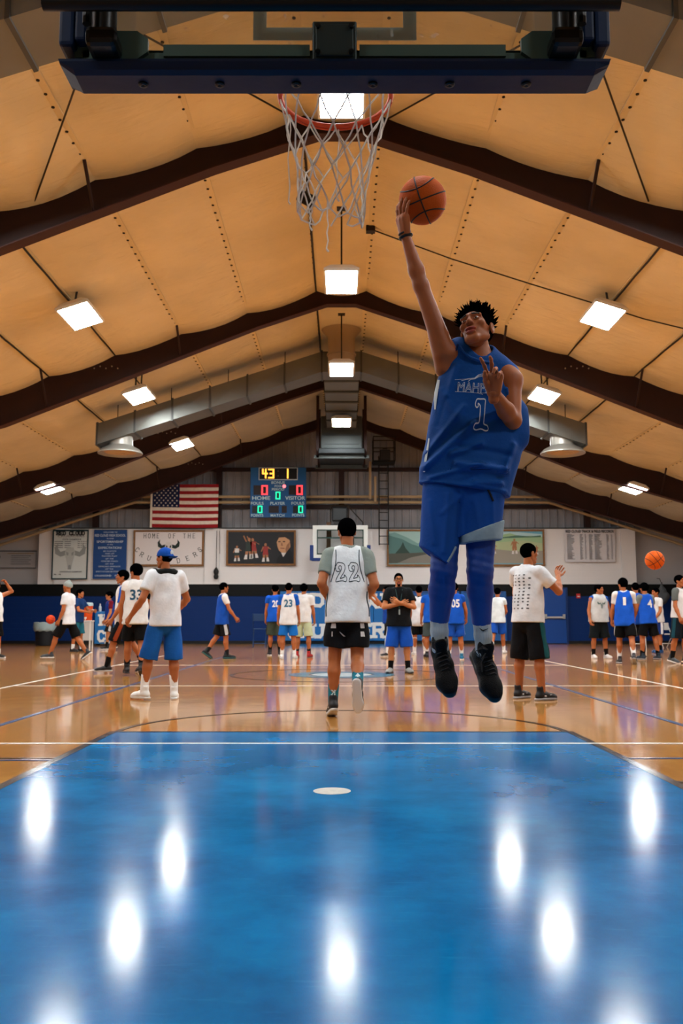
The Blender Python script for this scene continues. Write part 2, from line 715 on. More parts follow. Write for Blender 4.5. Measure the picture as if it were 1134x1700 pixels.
black_line = mat('black_line_paint', '14110f', 0.2)
white_line = mat('white_line_paint', 'e6e4dc', 0.2)
blue_line = mat('blue_line_paint', '0d4a7e', 0.2)
FT = 7.62
paint('lane_paint', [[(-1.83, -0.4), (1.83, -0.4), (1.83, FT), (-1.83, FT)]], lane_material(), 0.002)
paint('lane_border', [bar(-1.855, -0.4, -1.855, FT, 0.06), bar(1.855, -0.4, 1.855, FT, 0.06), bar(-1.885, FT + .02, 1.885, FT + .02, 0.05)], black_line, 0.0032)
paint('free_throw_arc', ring(0, FT, 1.83, 0.05, 0, 180), black_line, 0.0026)
paint('court_line', [bar(-4.55, 6.93, 4.55, 6.93, 0.05)], white_line, 0.0038)
paint('court_line', [bar(-4.55, 6.955, -4.55, 25, 0.05)], white_line)
paint('court_line', [bar(4.55, 6.955, 4.55, 25, 0.05)], white_line)
paint('court_line', [bar(-4.52, 12.95, 4.52, 12.95, 0.05)], white_line, 0.0034)
paint('court_line', [bar(-4.52, 18.9, 4.52, 18.9, 0.05)], white_line, 0.0034)
paint('court_line', [bar(-2.95, 8.0, -2.95, 24, 0.05)], blue_line, 0.0040)
paint('court_line', [bar(2.95, 8.0, 2.95, 24, 0.05)], blue_line, 0.0040)
paint('court_line', [bar(-3.6, 6.12, -1.89, 6.12, 0.04)], blue_line)
paint('court_line', [bar(1.89, 6.2, 3.6, 6.2, 0.04)], blue_line)
paint('lane_mark', [bar(1.89, 5.3, 2.3, 5.3, 0.05)], black_line)
paint('lane_mark', [bar(-2.3, 6.2, -1.89, 6.2, 0.03)], black_line)
paint('centre_circle', ring(0, 15.6, 1.83, 0.06), mat('dark_line_paint', '1b1a20', 0.2))
paint('centre_emblem', ring(0, 15.6, 0.72, 0.34, 0, 360, 40), mat('teal_emblem_paint', '1f5f78', 0.2), 0.0036)
paint('centre_emblem', [[(.5 * math.cos(a), 15.6 + .5 * math.sin(a)) for a in np.linspace(0, 2 * math.pi, 28, endpoint=False)]], mat('pale_emblem_paint', 'a9b4b4', 0.2), 0.0034)
paint('lane_spot', [[(-.05 + .1 * math.cos(a), 5.02 + .1 * math.sin(a)) for a in np.linspace(0, 2 * math.pi, 28, endpoint=False)]], mat('worn_white_paint', 'b9b7ae', 0.35, var=.15, vscale=30), 0.004)
paint('far_lane_paint', [bar(-14.4, 23.6, -9.4, 23.6, 1.5)], mat('dark_blue_floor_paint', '10243f', 0.2), 0.002)
paint('far_lane_paint', [bar(-1.83, 33.5, 1.83, 33.5, 5.0)], lane_material(), 0.002)

# ---- far wall: painted block below, ribbed siding above


def block_paint(name, color, b=0.5):
    if name in MATS:
        return MATS[name]
    m = mat(name, color, 0.5, spec=0.15)
    nt = m.node_tree
    tc = nt.nodes.new('ShaderNodeTexCoord')
    mp = nt.nodes.new('ShaderNodeMapping')
    mp.inputs['Rotation'].default_value = (math.pi / 2, 0, 0)
    nt.links.new(tc.outputs['Object'], mp.inputs['Vector'])
    br = nt.nodes.new('ShaderNodeTexBrick')
    br.inputs['Scale'].default_value = 1
    br.inputs['Brick Width'].default_value = 0.4
    br.inputs['Row Height'].default_value = 0.2
    br.inputs['Mortar Size'].default_value = 0.012
    br.inputs['Color1'].default_value = br.inputs['Color2'].default_value = (1, 1, 1, 1)
    br.inputs['Mortar'].default_value = (0, 0, 0, 1)
    nt.links.new(mp.outputs[0], br.inputs['Vector'])
    bp = nt.nodes.new('ShaderNodeBump')
    bp.inputs['Strength'].default_value = b
    bp.inputs['Distance'].default_value = 0.02
    nt.links.new(br.outputs['Color'], bp.inputs['Height'])
    nt.links.new(bp.outputs[0], nt.nodes['Principled BSDF'].inputs['Normal'])
    return m


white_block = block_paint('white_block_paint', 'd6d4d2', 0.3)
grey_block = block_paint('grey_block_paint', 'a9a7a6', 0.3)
blue_block = block_paint('blue_block_paint', '05285f', 0.6)
black_block = block_paint('black_block_paint', '060808', 0.3)
steel_red = mat('maroon_steel_paint', '240d08', 0.6, var=0.15, vscale=3)

wall_back = MB().box((-11.85, WALL_Y, 2.3), (11.5, WALL_Y + .5, 4.47)).build('wall_back', white_block)
tag(wall_back, 'far gym wall, white block above a black and blue band', 'wall', kind='structure')
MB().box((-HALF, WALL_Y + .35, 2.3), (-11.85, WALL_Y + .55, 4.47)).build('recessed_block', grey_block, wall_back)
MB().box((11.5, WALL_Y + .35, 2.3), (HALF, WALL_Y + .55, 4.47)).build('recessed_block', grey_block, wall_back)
for x in (-10.9, -5.05, 11.2):
    MB().box((x - .28, WALL_Y - .1, 2.3), (x + .28, WALL_Y, 4.47)).build('pilaster', white_block, wall_back)
MB().box((-HALF, WALL_Y - .02, 1.84), (HALF, WALL_Y + .5, 2.3)).build('black_band', black_block, wall_back)
MB().box((-HALF, WALL_Y, 0.0), (HALF, WALL_Y + .5, 1.84)).build('blue_band', blue_block, wall_back)
MB().box((-11.85, WALL_Y - .04, 4.47), (11.5, WALL_Y + .5, 4.52)).build('wall_cap', mat('dark_cap', '3a3a38', 0.6), wall_back)
siding = mat('grey_siding', '838387', 0.5, metal=0.0, var=0.12, vscale=2.0)
pitch = 0.305
for i in range(int(2 * HALF / pitch)):
    x = -HALF + i * pitch
    z1 = min(roof_z(x), roof_z(x + pitch)) + 0.1
    mb = MB()
    y = WALL_Y + .36
    prof = [(x, y), (x + .215, y), (x + .235, y - .045), (x + .285, y - .045), (x + pitch, y)]
    n = len(prof)
    mb.add([(a, b, 4.47) for a, b in prof] + [(a, b, z1) for a, b in prof] + [(x, y + .02, 4.47), (x + pitch, y + .02, 4.47), (x, y + .02, z1), (x + pitch, y + .02, z1)],
           [(k, k + 1, k + 1 + n, k + n) for k in range(n - 1)] + [(2 * n, 2 * n + 1, 2 * n + 3, 2 * n + 2)])
    mb.build('siding_panel', siding, wall_back)
MB().box((-HALF, WALL_Y - .06, 0), (HALF, WALL_Y, 0.12)).build('baseboard_back', mat('black_rubber_base', '0c0c0e', 0.5)).update_tag()
tag(bpy.data.objects['baseboard_back'], kind='structure')
for z in (5.36, 6.86):
    hw = (9.05 - z) / .33 - .1
    MB().box((-min(hw, HALF), WALL_Y + .14, z - .07), (min(hw, HALF), WALL_Y + .3, z + .07)).build('girt', steel_red, wall_back)
for x in (0.0, -4.85, 4.85, -9.7, 9.7):
    MB().box((x - .11, WALL_Y + .08, 4.5), (x + .11, WALL_Y + .3, roof_z(x))).build('wind_column', steel_red, wall_back)
# side walls and the wall behind the camera
for s, nm in ((-1, 'wall_left'), (1, 'wall_right')):
    x = s * HALF
    w = MB().box((min(x, x + s * .3), Y0, 2.3), (max(x, x + s * .3), WALL_Y + .4, 4.4)).build(nm, white_block)
    tag(w, 'white side wall on the camera\'s %s outside the view' % ('left' if s < 0 else 'right'), 'wall', kind='structure')
    MB().box((min(x, x + s * .3), Y0, 0), (max(x, x + s * .3), WALL_Y + .4, 2.3)).build('blue_band', blue_block, w)
w = MB().box((-HALF, Y0 - .3, 0), (HALF, Y0, 9.1)).build('wall_front', grey_block)
tag(w, 'grey wall behind the camera', 'wall', kind='structure')

# ---- ceiling: sagging tan insulation sheets between purlins and rafters
XS = [0.6, 2.27, 3.85, 5.43, 7.0, 8.6, 10.2, 11.8, 13.3, HALF + .05]
roof = MB()
for s in (-1, 1):
    roof.add([(0, Y0 - .3, 9.35), (0, WALL_Y + .6, 9.35), (s * 15.2, WALL_Y + .6, 4.45), (s * 15.2, Y0 - .3, 4.45),
              (0, Y0 - .3, 9.45), (0, WALL_Y + .6, 9.45), (s * 15.2, WALL_Y + .6, 4.55), (s * 15.2, Y0 - .3, 4.55)],
             [(0, 1, 2, 3), (4, 5, 6, 7), (0, 1, 5, 4), (1, 2, 6, 5), (2, 3, 7, 6), (3, 0, 4, 7)])
ceiling = roof.build('ceiling', mat('roof_deck', '7a6a50', 0.8))
tag(ceiling, 'pitched roof lined with sagging tan insulation sheets', 'ceiling', kind='structure')


def sheet_mat(name, color, seed):
    m = mat(name, color, 0.72, var=0.13, vscale=0.5, spec=0.3)
    nt = m.node_tree
    tc = nt.nodes.new('ShaderNodeTexCoord')
    hs = []
    for sc, st, dist, rz in ((0.9, (1.0, 1.0, 1.0), 0.16, 0.0), (1.6, (1.0, 4.5, 1.0), 0.05, 0.5), (70.0, (1, 1, 1), 0.002, 0.0)):
        mp = nt.nodes.new('ShaderNodeMapping')
        mp.inputs['Scale'].default_value = st
        mp.inputs['Rotation'].default_value = (0, 0, rz)
        mp.inputs['Location'].default_value = (seed, seed * 2, 0)
        nt.links.new(tc.outputs['Object'], mp.inputs['Vector'])
        n = nt.nodes.new('ShaderNodeTexNoise')
        n.inputs['Scale'].default_value = sc
        n.inputs['Detail'].default_value = 3
        n.inputs['Distortion'].default_value = 0.6
        nt.links.new(mp.outputs[0], n.inputs['Vector'])
        bp = nt.nodes.new('ShaderNodeBump')
        bp.inputs['Strength'].default_value = 0.55
        bp.inputs['Distance'].default_value = dist
        nt.links.new(n.outputs['Fac'], bp.inputs['Height'])
        if hs:
            nt.links.new(hs[-1].outputs[0], bp.inputs['Normal'])
        hs.append(bp)
    nt.links.new(hs[-1].outputs[0], nt.nodes['Principled BSDF'].inputs['Normal'])
    return m


SHEET = ['dac89c', 'dac89c', 'dac89c', 'dac89e', 'd2c4a2', 'c2bca8', 'b8b4a8']  # greyer in the far bays: cooler light at that end put into the colour
strips = [(-0.6, 0.6)] + [(a, b) for a, b in zip(XS, XS[1:])] + [(-b, -a) for a, b in zip(XS, XS[1:])]
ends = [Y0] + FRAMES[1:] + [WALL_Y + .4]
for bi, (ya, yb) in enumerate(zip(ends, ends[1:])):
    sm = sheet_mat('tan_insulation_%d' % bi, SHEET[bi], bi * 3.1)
    for (xa, xb) in strips:
        nx, ny = 6, 12
        ph = RNG.uniform(0, 6.28, 4)
        amp = 0.05 + 0.03 * RNG.random()
        vs, fs = [], []
        for j in range(ny + 1):
            v = j / ny
            y = ya + (yb - ya) * v
            endp = max(0, (v - .72) / .28) ** 2 + .7 * max(0, (.18 - v) / .18) ** 2
            for i in range(nx + 1):
                u = i / nx
                x = xa + (xb - xa) * u
                z0 = roof_z(xa) + (roof_z(xb) - roof_z(xa)) * u
                arch = 4 * u * (1 - u)
                z = z0 - arch * (amp * .7 + (.045 + .03 * math.sin(ph[0])) * endp) - arch * .012 * math.sin(7 * v * 3.1 + ph[1] + 3 * u)
                vs.append((x, y, z - .05 * endp))
        for j in range(ny):
            for i in range(nx):
                a = j * (nx + 1) + i
                fs.append((a, a + nx + 1, a + nx + 2, a + 1))
        o = MB().add(vs, fs).build('insulation_sheet', sm, ceiling, smooth=True, fix=False)
# seam flaps, fasteners, purlin conduits
flap = mat('seam_flap', 'dac89c', 0.7)
dots = MB()
for s in (-1, 1):
    for x in XS[:-1]:
        for (ya, yb) in zip(ends, ends[1:]):
            z = roof_z(x)
            MB().box((s * x - .05, ya, z - .022), (s * x + .05, yb, z - .004)).build('seam_flap', flap, ceiling)
            if x not in (5.43, 7.0) and yb > 4:
                n = int((yb - ya) / .31)
                for q in range(n):
                    y = ya + (q + .5) * (yb - ya) / n
                    dots.lathe([(.024, -.034), (.024, -.02)], (s * x + .03 * s, y, z), 8)
dots = dots.build('seam_fastener', mat('dark_fastener', '100b06', 0.7), ceiling)
tag(dots, kind='stuff')

# ---- rafters: tapered maroon I-beams
for fi, y in enumerate(FRAMES[1:]):
    r = empty('rafter', (0, y, 0), kind='structure')
    tag(r, 'maroon steel roof rafter frame, %s' % ['behind the camera', 'above the near hoop', 'crossing just behind the net', 'above the jumping player', 'behind the cross duct', 'against the far gable'][fi], 'rafter')
    for s in (-1, 1):
        xs = [0.0, .35, 2, 4, 6, 8, 10, 12, HALF]
        top = [9.30 - .33 * x for x in xs]
        low = [rafter_low(max(x, .6)) for x in xs]
        mb = MB()
        vs = []
        for x, a, b in zip(xs, top, low):
            vs += [(s * x, -.012, a), (s * x, .012, a), (s * x, .012, b), (s * x, -.012, b)]
        mb.add(vs, [(4 * i + k, 4 * i + (k + 1) % 4, 4 * i + 4 + (k + 1) % 4, 4 * i + 4 + k) for i in range(len(xs) - 1) for k in range(4)])
        mb.build('web', steel_red, r)
        mb = MB()
        vs = []
        for x, a, b in zip(xs, top, low):
            vs += [(s * x, -.125, b), (s * x, .125, b), (s * x, .125, b - .022), (s * x, -.125, b - .022)]
        mb.add(vs, [(4 * i + k, 4 * i + (k + 1) % 4, 4 * i + 4 + (k + 1) % 4, 4 * i + 4 + k) for i in range(len(xs) - 1) for k in range(4)])
        mb.build('bottom_flange', mat('maroon_flange_paint', '35140c', 0.6), r)
        for x in (3.85, 7.0, 10.2):
            MB().tube([(s * x, -.62, roof_z(x) - .03), (s * x, -.05, rafter_low(x) + .05)], .028, 6).build('flange_brace', steel_red, r)
        bolts = MB()
        for q in range(5):
            bolts.lathe([(.018, 0), (.018, .02)], (0, 0, 0), 6, Matrix.Translation((s * (5.35 + .14 * q), -.014, (roof_z(5.4) + rafter_low(5.4)) / 2 - .02 + .05 * (q % 2))) @ Matrix.Rotation(math.pi / 2, 4, 'X'))
        tag(bolts.build('bolt', mat('bright_bolt', 'a89a88', 0.4, 0.6), r), kind='stuff')

# bracing rods and conduits under the sheets
rod_m = mat('dark_steel_rod', '2b2419', 0.5, 0.3)
rods = empty('roof_bracing', (0, 0, 0), 'crossed dark steel bracing rods under the ceiling above the hoop', 'bracing', kind='structure')
for s in (-1, 1):
    for (xa, ya, xb, yb) in ((.7, 13.6, 5.2, 6.0), (4.75, 13.6, .6, 6.0)):
        MB().tube([(s * xa, ya, roof_z(xa) - .14), (s * xb, yb, roof_z(xb) - .14)], .014, 6).build('rod', rod_m, rods)
cond = empty('roof_conduit', (0, 0, 0), 'dark electrical conduit clipped along the ceiling seams', 'conduit', kind='structure')
for s in (-1, 1):
    for x in (5.43, 7.0):
        MB().tube([(s * x, y, roof_z(x) - .035 - .012 * (i % 2)) for i, y in enumerate(np.linspace(6, 35, 40))], .02, 6).build('conduit_run', rod_m, cond)
MB().tube([(-.62, y, roof_z(.62) - .04) for y in np.linspace(13.8, 29, 20)], .022, 6).build('conduit_run', rod_m, cond)
MB().tube([(.6, 17.9, 8.78), (2.2, 17.9, roof_z(2.2) - .16), (3.8, 17.95, roof_z(3.8) - .14), (5.43, 18.0, roof_z(5.43) - .1), (6.1, 18.0, roof_z(6.1) - .1), (7.0, 17.6, roof_z(7) - .2), (8, 17.5, roof_z(8) - .1)], .014, 6).build('conduit_run', rod_m, cond)
MB().box((.5, 17.82, 8.72), (.68, 17.98, 8.84)).build('junction_box', rod_m, cond)

# ---- lamps
lamp_white = mat('lamp_housing_white', 'd8d4c8', 0.4)
diff = bpy.data.materials.new('lamp_diffuser')
diff.use_nodes = True
_b = diff.node_tree.nodes['Principled BSDF']
_b.inputs['Base Color'].default_value = (0.9, 0.9, 0.9, 1)
_b.inputs['Emission Color'].default_value = LAMP_COLOR + (1,)
_b.inputs['Emission Strength'].default_value = LAMP


def make_lamp(x, y, z, tilt, rod, label):
    t = empty('ceiling_light', (x, y, z), label, 'light', 'high bay ceiling lights')
    t.rotation_euler = (0, tilt, 0)
    hs = MB()
    w, l, h = .33, .63, .10
    o, i_ = [(-w, -l), (w, -l), (w, l), (-w, l)], [(-w + .035, -l + .035), (w - .035, -l + .035), (w - .035, l - .035), (-w + .035, l - .035)]
    tp = [(-.2, -l + .08), (.2, -l + .08), (.2, l - .08), (-.2, l - .08)]
    vs = [(a, b, 0) for a, b in o] + [(a, b, .05) for a, b in o] + [(a, b, h + .04) for a, b in tp] + [(a, b, 0) for a, b in i_] + [(a, b, .012) for a, b in i_]
    fs = []
    for k in range(4):
        j = (k + 1) % 4
        fs += [(k, j, j + 4, k + 4), (k + 4, j + 4, j + 8, k + 8), (k, k + 12, j + 12, j), (k + 12, k + 16, j + 16, j + 12)]
    fs += [(8, 9, 10, 11), (16, 19, 18, 17)]
    hs.add(vs, fs).build('housing', lamp_white, t)
    MB().box((-w + .037, -l + .037, .002), (w - .037, l - .037, .010)).build('diffuser', diff, t)
    if rod:
        MB().tube([(0, 0, h + .03), (0, 0, rod - .02)], .018, 8).box((-.09, -.09, rod - .05), (.09, .09, rod)).build('hanger_rod', rod_m, t)
    else:
        hz = max(.3, roof_z(x) - z - .02)
        for yb_ in (-.3, .3):
            MB().tube([(0, yb_, h + .03), (math.sin(-tilt) * hz, yb_, hz)], .022, 6).build('mounting_bracket', rod_m, t)
    return t


TILT = math.atan(.33)
ROWN = {-1.0: 'behind the camera', 5.4: 'above the camera', 11.6: 'above the near hoop', 17.0: 'before the second rafter', 23.2: 'in front of the cross duct', 29.6: 'near the far wall'}
for y in (-1.0, 5.4, 11.6, 17.0, 23.2, 29.6):
    zc = 7.9 if y == 11.6 else 7.32
    if y > 0:
        make_lamp(0, y, zc, 0, .17 if y == 29.6 else 8.84 - zc, 'bright ceiling light hung under the roof ridge ' + ROWN[y])
    for s in (-1, 1):
        sd = 'left' if s < 0 else 'right'
        yy = y + .8 if y == 17.0 else y
        make_lamp(s * 5.2, yy, {17.0: 6.92, 23.2: 6.62, 29.6: 6.58}.get(y, 6.9), s * TILT, 0, 'bright light tilted on the %s roof slope %s' % (sd, ROWN[y]))
        if y > 11:
            make_lamp(s * 9.45, y, 5.12, s * TILT, 0, 'bright light low on the %s roof slope %s' % (sd, ROWN[y]))

# small floodlight and cable end on the ridge seams
t = empty('floodlight', (-.62, 15.8, 8.44), 'small black floodlight hanging beside the ridge seam left of the net', 'floodlight')
MB().tube([(0, 0, .36), (0, 0, .1)], .02, 6).build('bracket', rod_m, t)
MB().box((-.16, -.1, -.12), (.14, .12, .1), Matrix.Rotation(.5, 4, 'Y') @ Matrix.Rotation(.4, 4, 'X'), .03).build('housing', mat('black_housing', '15130f', 0.4), t)

# ---- ducts
galv = mat('galvanised_duct', '6f716c', 0.42, metal=0.55, var=0.10, vscale=1.2)
joint_m = mat('duct_joint', '4c4e4b', 0.45, metal=0.55)


def cross_duct(y, depth, h, c, reach, label, wrap):
    d = empty('air_duct', (0, y, 0), label, 'duct')
    n = 6
    for s in (-1, 1):
        xs = np.linspace(0.55, reach, n + 1)
        for i in range(n):
            a, b = xs[i], xs[i + 1]
            vs = []
            for x in (a, b):
                zb = 9.05 - .33 * x - c
                vs += [(s * x, 0, zb), (s * x, depth, zb), (s * x, depth, zb + h), (s * x, 0, zb + h)]
            mb = MB().add(vs, [(0, 1, 5, 4), (1, 2, 6, 5), (2, 3, 7, 6), (3, 0, 4, 7), (0, 3, 2, 1), (4, 5, 6, 7)])
            # cross-broken crease
            zm = 9.05 - .33 * (a + b) / 2 - c + h / 2
            mb.add([vs[0], vs[4], vs[7], vs[3], (s * (a + b) / 2, -.02, zm)], [(0, 1, 4), (1, 2, 4), (2, 3, 4), (3, 0, 4)])
            mb.build('duct_section', galv, d)
        for x in xs:
            zb = 9.05 - .33 * x - c
            mb = MB()
            q = .03
            vs = []
            for dx in (-.025, .025):
                zz = -.33 * dx
                vs += [(s * (x + dx), -q, zb - q + zz), (s * (x + dx), depth + q, zb - q + zz), (s * (x + dx), depth + q, zb + h + q + zz), (s * (x + dx), -q, zb + h + q + zz)]
            mb.add(vs, [(0, 1, 5, 4), (1, 2, 6, 5), (2, 3, 7, 6), (3, 0, 4, 7), (0, 3, 2, 1), (4, 5, 6, 7)]).build('duct_joint', joint_m, d)
    zb = 9.05 - .33 * .55 - c
    MB().box((-.55, 0, zb), (.55, depth, zb + h)).build('duct_section', galv, d)
    if wrap:
        for s in (-1, 1):
            for x in (1.6, 3.2, 4.8, 6.3):
                MB().tube([(s * x, depth * .5, 9.05 - .33 * x - c + h - .02), (s * x, depth * .5, roof_z(x))], .012, 5).build('hanger_rod', rod_m, d)
    return d


cd = cross_duct(25.0, .9, .58, 1.10, 6.75, 'grey galvanised cross duct following the roof slopes above centre court', True)
steel = mat('spun_aluminium', 'aaa89f', 0.38, metal=0.6)
for s in (-1, 1):
    x, z = s * 6.2, 9.05 - .33 * 6.2 - 1.1
    df = MB().lathe([(.34, .25), (.34, -.14), (.36, -.16), (.52, -.24), (.62, -.34), (.62, -.37), (.56, -.37), (.34, -.27)], (x, .45, z), 28).build('diffuser', steel, cd, smooth=True)
    MB().lathe([(.44, -.31), (.44, -.33), (.3, -.345), (.3, -.36), (.14, -.37), (.14, -.385), (0.001, -.385)], (x, .45, z), 24).build('diffuser_cone', mat('cream_cone', 'b79a70', 0.5), df, smooth=True)
MB().lathe([(.37, 7.62), (.37, 8.1), (.40, 8.1), (.40, 8.15), (.37, 8.15), (.37, 8.6), (.55, 8.82)], (0, -.42, 0), 24).build('round_riser', mat('tan_round_duct', '9a866a', 0.55, 0.2), cd, smooth=True)
near = cross_duct(8.65, .85, .9, 1.0, 9.0, 'wide grey duct crossing the ceiling just above the near backboard', False)
# trunk to the air handler
trunk = empty('trunk_duct', (0, 25.95, 0), 'grey rectangular trunk duct running along the ridge to the air handler', 'duct')
for i in range(5):
    y0 = .02 + i * 1.05
    zb = 7.72 - .06 * i
    MB().box((-.5, y0, zb), (.5, y0 + 1.0, zb + .6), None, .01).build('duct_section', galv, trunk)
    MB().box((-.53, y0 + .99, zb - .04), (.53, y0 + 1.06, zb + .62)).build('duct_joint', joint_m, trunk)
ah = empty('air_handler', (0, 31.4, 6.6), 'dark grey air handling unit hung under the ridge by the far gable', 'air handler')
dkm = mat('dark_grey_unit', '3b4140', 0.5, metal=0.3)
MB().box((-.72, 0, .2), (.72, 2.6, 1.35), None, .03).build('casing', dkm, ah)
MB().box((-.80, -.1, .02), (.80, 2.7, .2), None, .02).build('drip_pan', mat('unit_frame', '23282a', 0.5, 0.3), ah)
for s in (-1, 1):
    MB().box((s * .83 - .05, .1, -.1), (s * .83 + .05, .25, 2.1)).build('hanger', steel_red, ah)
    MB().box((s * .83 - .05, 2.2, -.1), (s * .83 + .05, 2.35, 2.1)).build('hanger', steel_red, ah)
MB().box((-.95, .1, -.12), (.95, .22, 0)).build('support_beam', dkm, ah)
MB().box((-.95, 2.2, -.12), (.95, 2.35, 0)).build('support_beam', dkm, ah)
for q in range(3):
    MB().box((-.6, -.02, .35 + q * .3), (.6, 0, .37 + q * .3)).build('panel_seam', mat('unit_frame', '23282a'), ah)

# ---- pipes on the far gable
pipe_m = mat('cream_pipe', 'a58f6c', 0.5)
YP = WALL_Y - .16
for dz, nm in ((0, 'upper'), (-.22, 'lower')):
    p = MB()
    z = 5.72 + dz
    pts = [(-13.4, YP, z - 1.70), (-8.1, YP, z)] + [(8.1, YP, z), (13.4, YP, z - 1.70)]
    pp = p.tube(pts, .055, 8).build('pipe', pipe_m, None, smooth=True)
    tag(pp, '%s of two long cream pipes bent along the far gable' % nm, 'pipe', 'gable pipes')
for i, (x, zt) in enumerate(((1.12, 7.1), (1.32, 6.5))):
    pp = MB().tube([(x, YP - .13, 5.6 - .1 * i), (x, YP - .13, zt)], .05, 8).build('pipe', pipe_m, None, smooth=True)
    tag(pp, 'short upright cream pipe beside the wall ladder, %s' % ('taller one' if i == 0 else 'shorter one'), 'pipe')

# ============================================================ things on and by the far wall
YB = 35.9


def rect(px0, py0, px1, py1, Y=YB):
    a, b = at(px0, py0, Y), at(px1, py1, Y)
    return a[0], b[2], b[0], a[2]          # x0, z0, x1, z1


def local(p, root):
    l = root.location
    return (p[0] - l[0], p[1] - l[1], p[2] - l[2])


white = plain('d9d7d2', 0.6)
# ---- scoreboard
x0, z0, x1, z1 = rect(416, 776, 508, 859, 35.4)
SW, SH = x1 - x0, z1 - z0
sb = empty('scoreboard', ((x0 + x1) / 2, 35.4, z0), 'blue electronic scoreboard with lit digits on the far gable', 'scoreboard')
MB().box((-SW / 2, 0, 0), (SW / 2, .16, SH), None, .012).build('cabinet', mat('scoreboard_blue', '0d4f85', 0.5), sb)
for a_ in (-.8, .6):
    MB().box((a_, .16, 1.15), (a_ + .2, .56, SH - .2)).build('wall_bracket', steel_red, sb)
U = SW / 860.0                      # scoreboard units from the close-up (x 158..1018, y 245..1025)


def sx(u):
    return (u - 588) * U


def sz(v):
    return SH - (v - 245) * SH / 780.0


def panel(name, u0, v0, u1, v1, m, d=-.012):
    return MB().box((sx(u0), d, sz(v1)), (sx(u1), .02, sz(v0)), None, .004).build(name, m, sb)


blk = mat('display_black', '0a0808', 0.35)
trimw = panel('clock_frame', 285, 247, 888, 443, mat('pale_frame', 'b9c4c6', 0.4), -.010)
panel('clock_display', 297, 259, 876, 431, blk, -.016)
for n_, r_ in (('home_display', (208, 525, 435, 675)), ('visitor_display', (752, 525, 975, 675)), ('home_foul_display', (190, 845, 355, 960)), ('visitor_foul_display', (818, 845, 978, 960)),
               ('period_display', (542, 620, 625, 750)), ('player_display', (445, 845, 600, 955)), ('match_display', (645, 845, 722, 955))):
    panel(n_, *r_, mat('display_dark_red', '1c0a0c', 0.4) if 'foul' not in n_ else blk)
DOTS = {'4': ['1010', '1010', '1010', '1111', '0010', '0010', '0010'], '3': ['1111', '0001', '0001', '0111', '0001', '0001', '1111'],
        '1': ['0001', '0001', '0001', '0001', '0001', '0001', '0001'], '0': ['1111', '1001', '1001', '1001', '1001', '1001', '1111']}


def digit(ch, u0, v0, u1, v1, m, name):
    mb = MB()
    w, h = (u1 - u0), (v1 - v0)
    for r in range(7):
        for c in range(4):
            if DOTS[ch][r][c] == '1':
                cx, cz = sx(u0 + (c + .5) * w / 4), sz(v0 + (r + .5) * h / 7)
                mb.box((cx - w * U * .125, -.026, cz - h * U * .0715), (cx + w * U * .125, -.016, cz + h * U * .0715))
    mb.build(name, m, sb)


amber = mat('lit_amber', 'ffb040', emit=2.2)
red_l = mat('lit_red', 'ff4048', emit=1.6)
grn_l = mat('lit_green', '22e0a8', emit=1.3)
digit('4', 338, 268, 428, 418, amber, 'lit_digit')
digit('3', 432, 268, 526, 418, amber, 'lit_digit')
digit('1', 655, 268, 745, 418, amber, 'lit_digit')
digit('0', 330, 525, 428, 675, red_l, 'lit_digit')
digit('0', 870, 525, 966, 675, red_l, 'lit_digit')
digit('0', 548, 626, 622, 746, grn_l, 'lit_digit')
digit('0', 275, 845, 348, 958, grn_l, 'lit_digit')
digit('0', 900, 845, 972, 958, grn_l, 'lit_digit')
MB().lathe([(28 * U, 0), (20 * U, .014), (.001, .018)], (0, 0, 0), 16, Matrix.Translation((sx(680), 0, sz(540))) @ Matrix.Rotation(math.pi / 2, 4, 'X')).build('lit_dot', mat('lit_dot_red', 'ff8088', emit=1.6), sb)
for v_ in (312, 386):
    MB().box((sx(576), -.02, sz(v_)), (sx(594), -.016, sz(v_ - 16))).build('clock_colon', plain('5a5650'), sb)
lt = mat('scoreboard_letters', 'b9d2d6', 0.5)
for s_, u, v, w, h in (('BONUS', 585, 482, 205, 42), ('POSS', 585, 538, 105, 34), ('PERIOD', 585, 588, 190, 40), ('HOME', 328, 724, 275, 58), ('VISITOR', 850, 724, 305, 58),
                       ('FOULS', 268, 806, 195, 44), ('PLAYER', 582, 806, 225, 44), ('FOULS', 892, 804, 195, 44), ('POINTS', 268, 994, 185, 44), ('MATCH', 580, 994, 210, 44), ('POINTS', 898, 990, 185, 44)):
    flat_text('lettering', s_, lt, sb, sx(u), sz(v), -.006, w * U, h * U, bold=.012)

# ---- flag
x0, z0, x1, z1 = rect(251, 803, 362, 875, 35.7)
fl = empty('flag', (x0, 35.7, z0), 'large american flag with stars and stripes hung flat on the gable', 'flag')
FW, FH = x1 - x0, z1 - z0
fred, fwhite, fblue = fabric('8a1f24', 'flag_red'), fabric('cfc4b4', 'flag_white'), fabric('1b2140', 'flag_blue')


def wave(x, z):
    return -.03 + .025 * math.sin(x * 4.2 + z * 1.3) + .012 * math.sin(x * 11 + 1)


def cloth(name, x0, z0, x1, z1, m, dy=0.0, nx=20, nz=2, root=fl):
    vs, fs = [], []
    for side in (0, .004):
        for j in range(nz + 1):
            for i in range(nx + 1):
                x, z = x0 + (x1 - x0) * i / nx, z0 + (z1 - z0) * j / nz
                vs.append((x, wave(x, z) + dy + side, z - .03 * math.sin(x * .9)))
    n = (nx + 1) * (nz + 1)
    for j in range(nz):
        for i in range(nx):
            a = j * (nx + 1) + i
            fs += [(a, a + 1, a + nx + 2, a + nx + 1), (n + a, n + a + nx + 1, n + a + nx + 2, n + a + 1)]
    return MB().add(vs, fs).build(name, m, root, smooth=True)


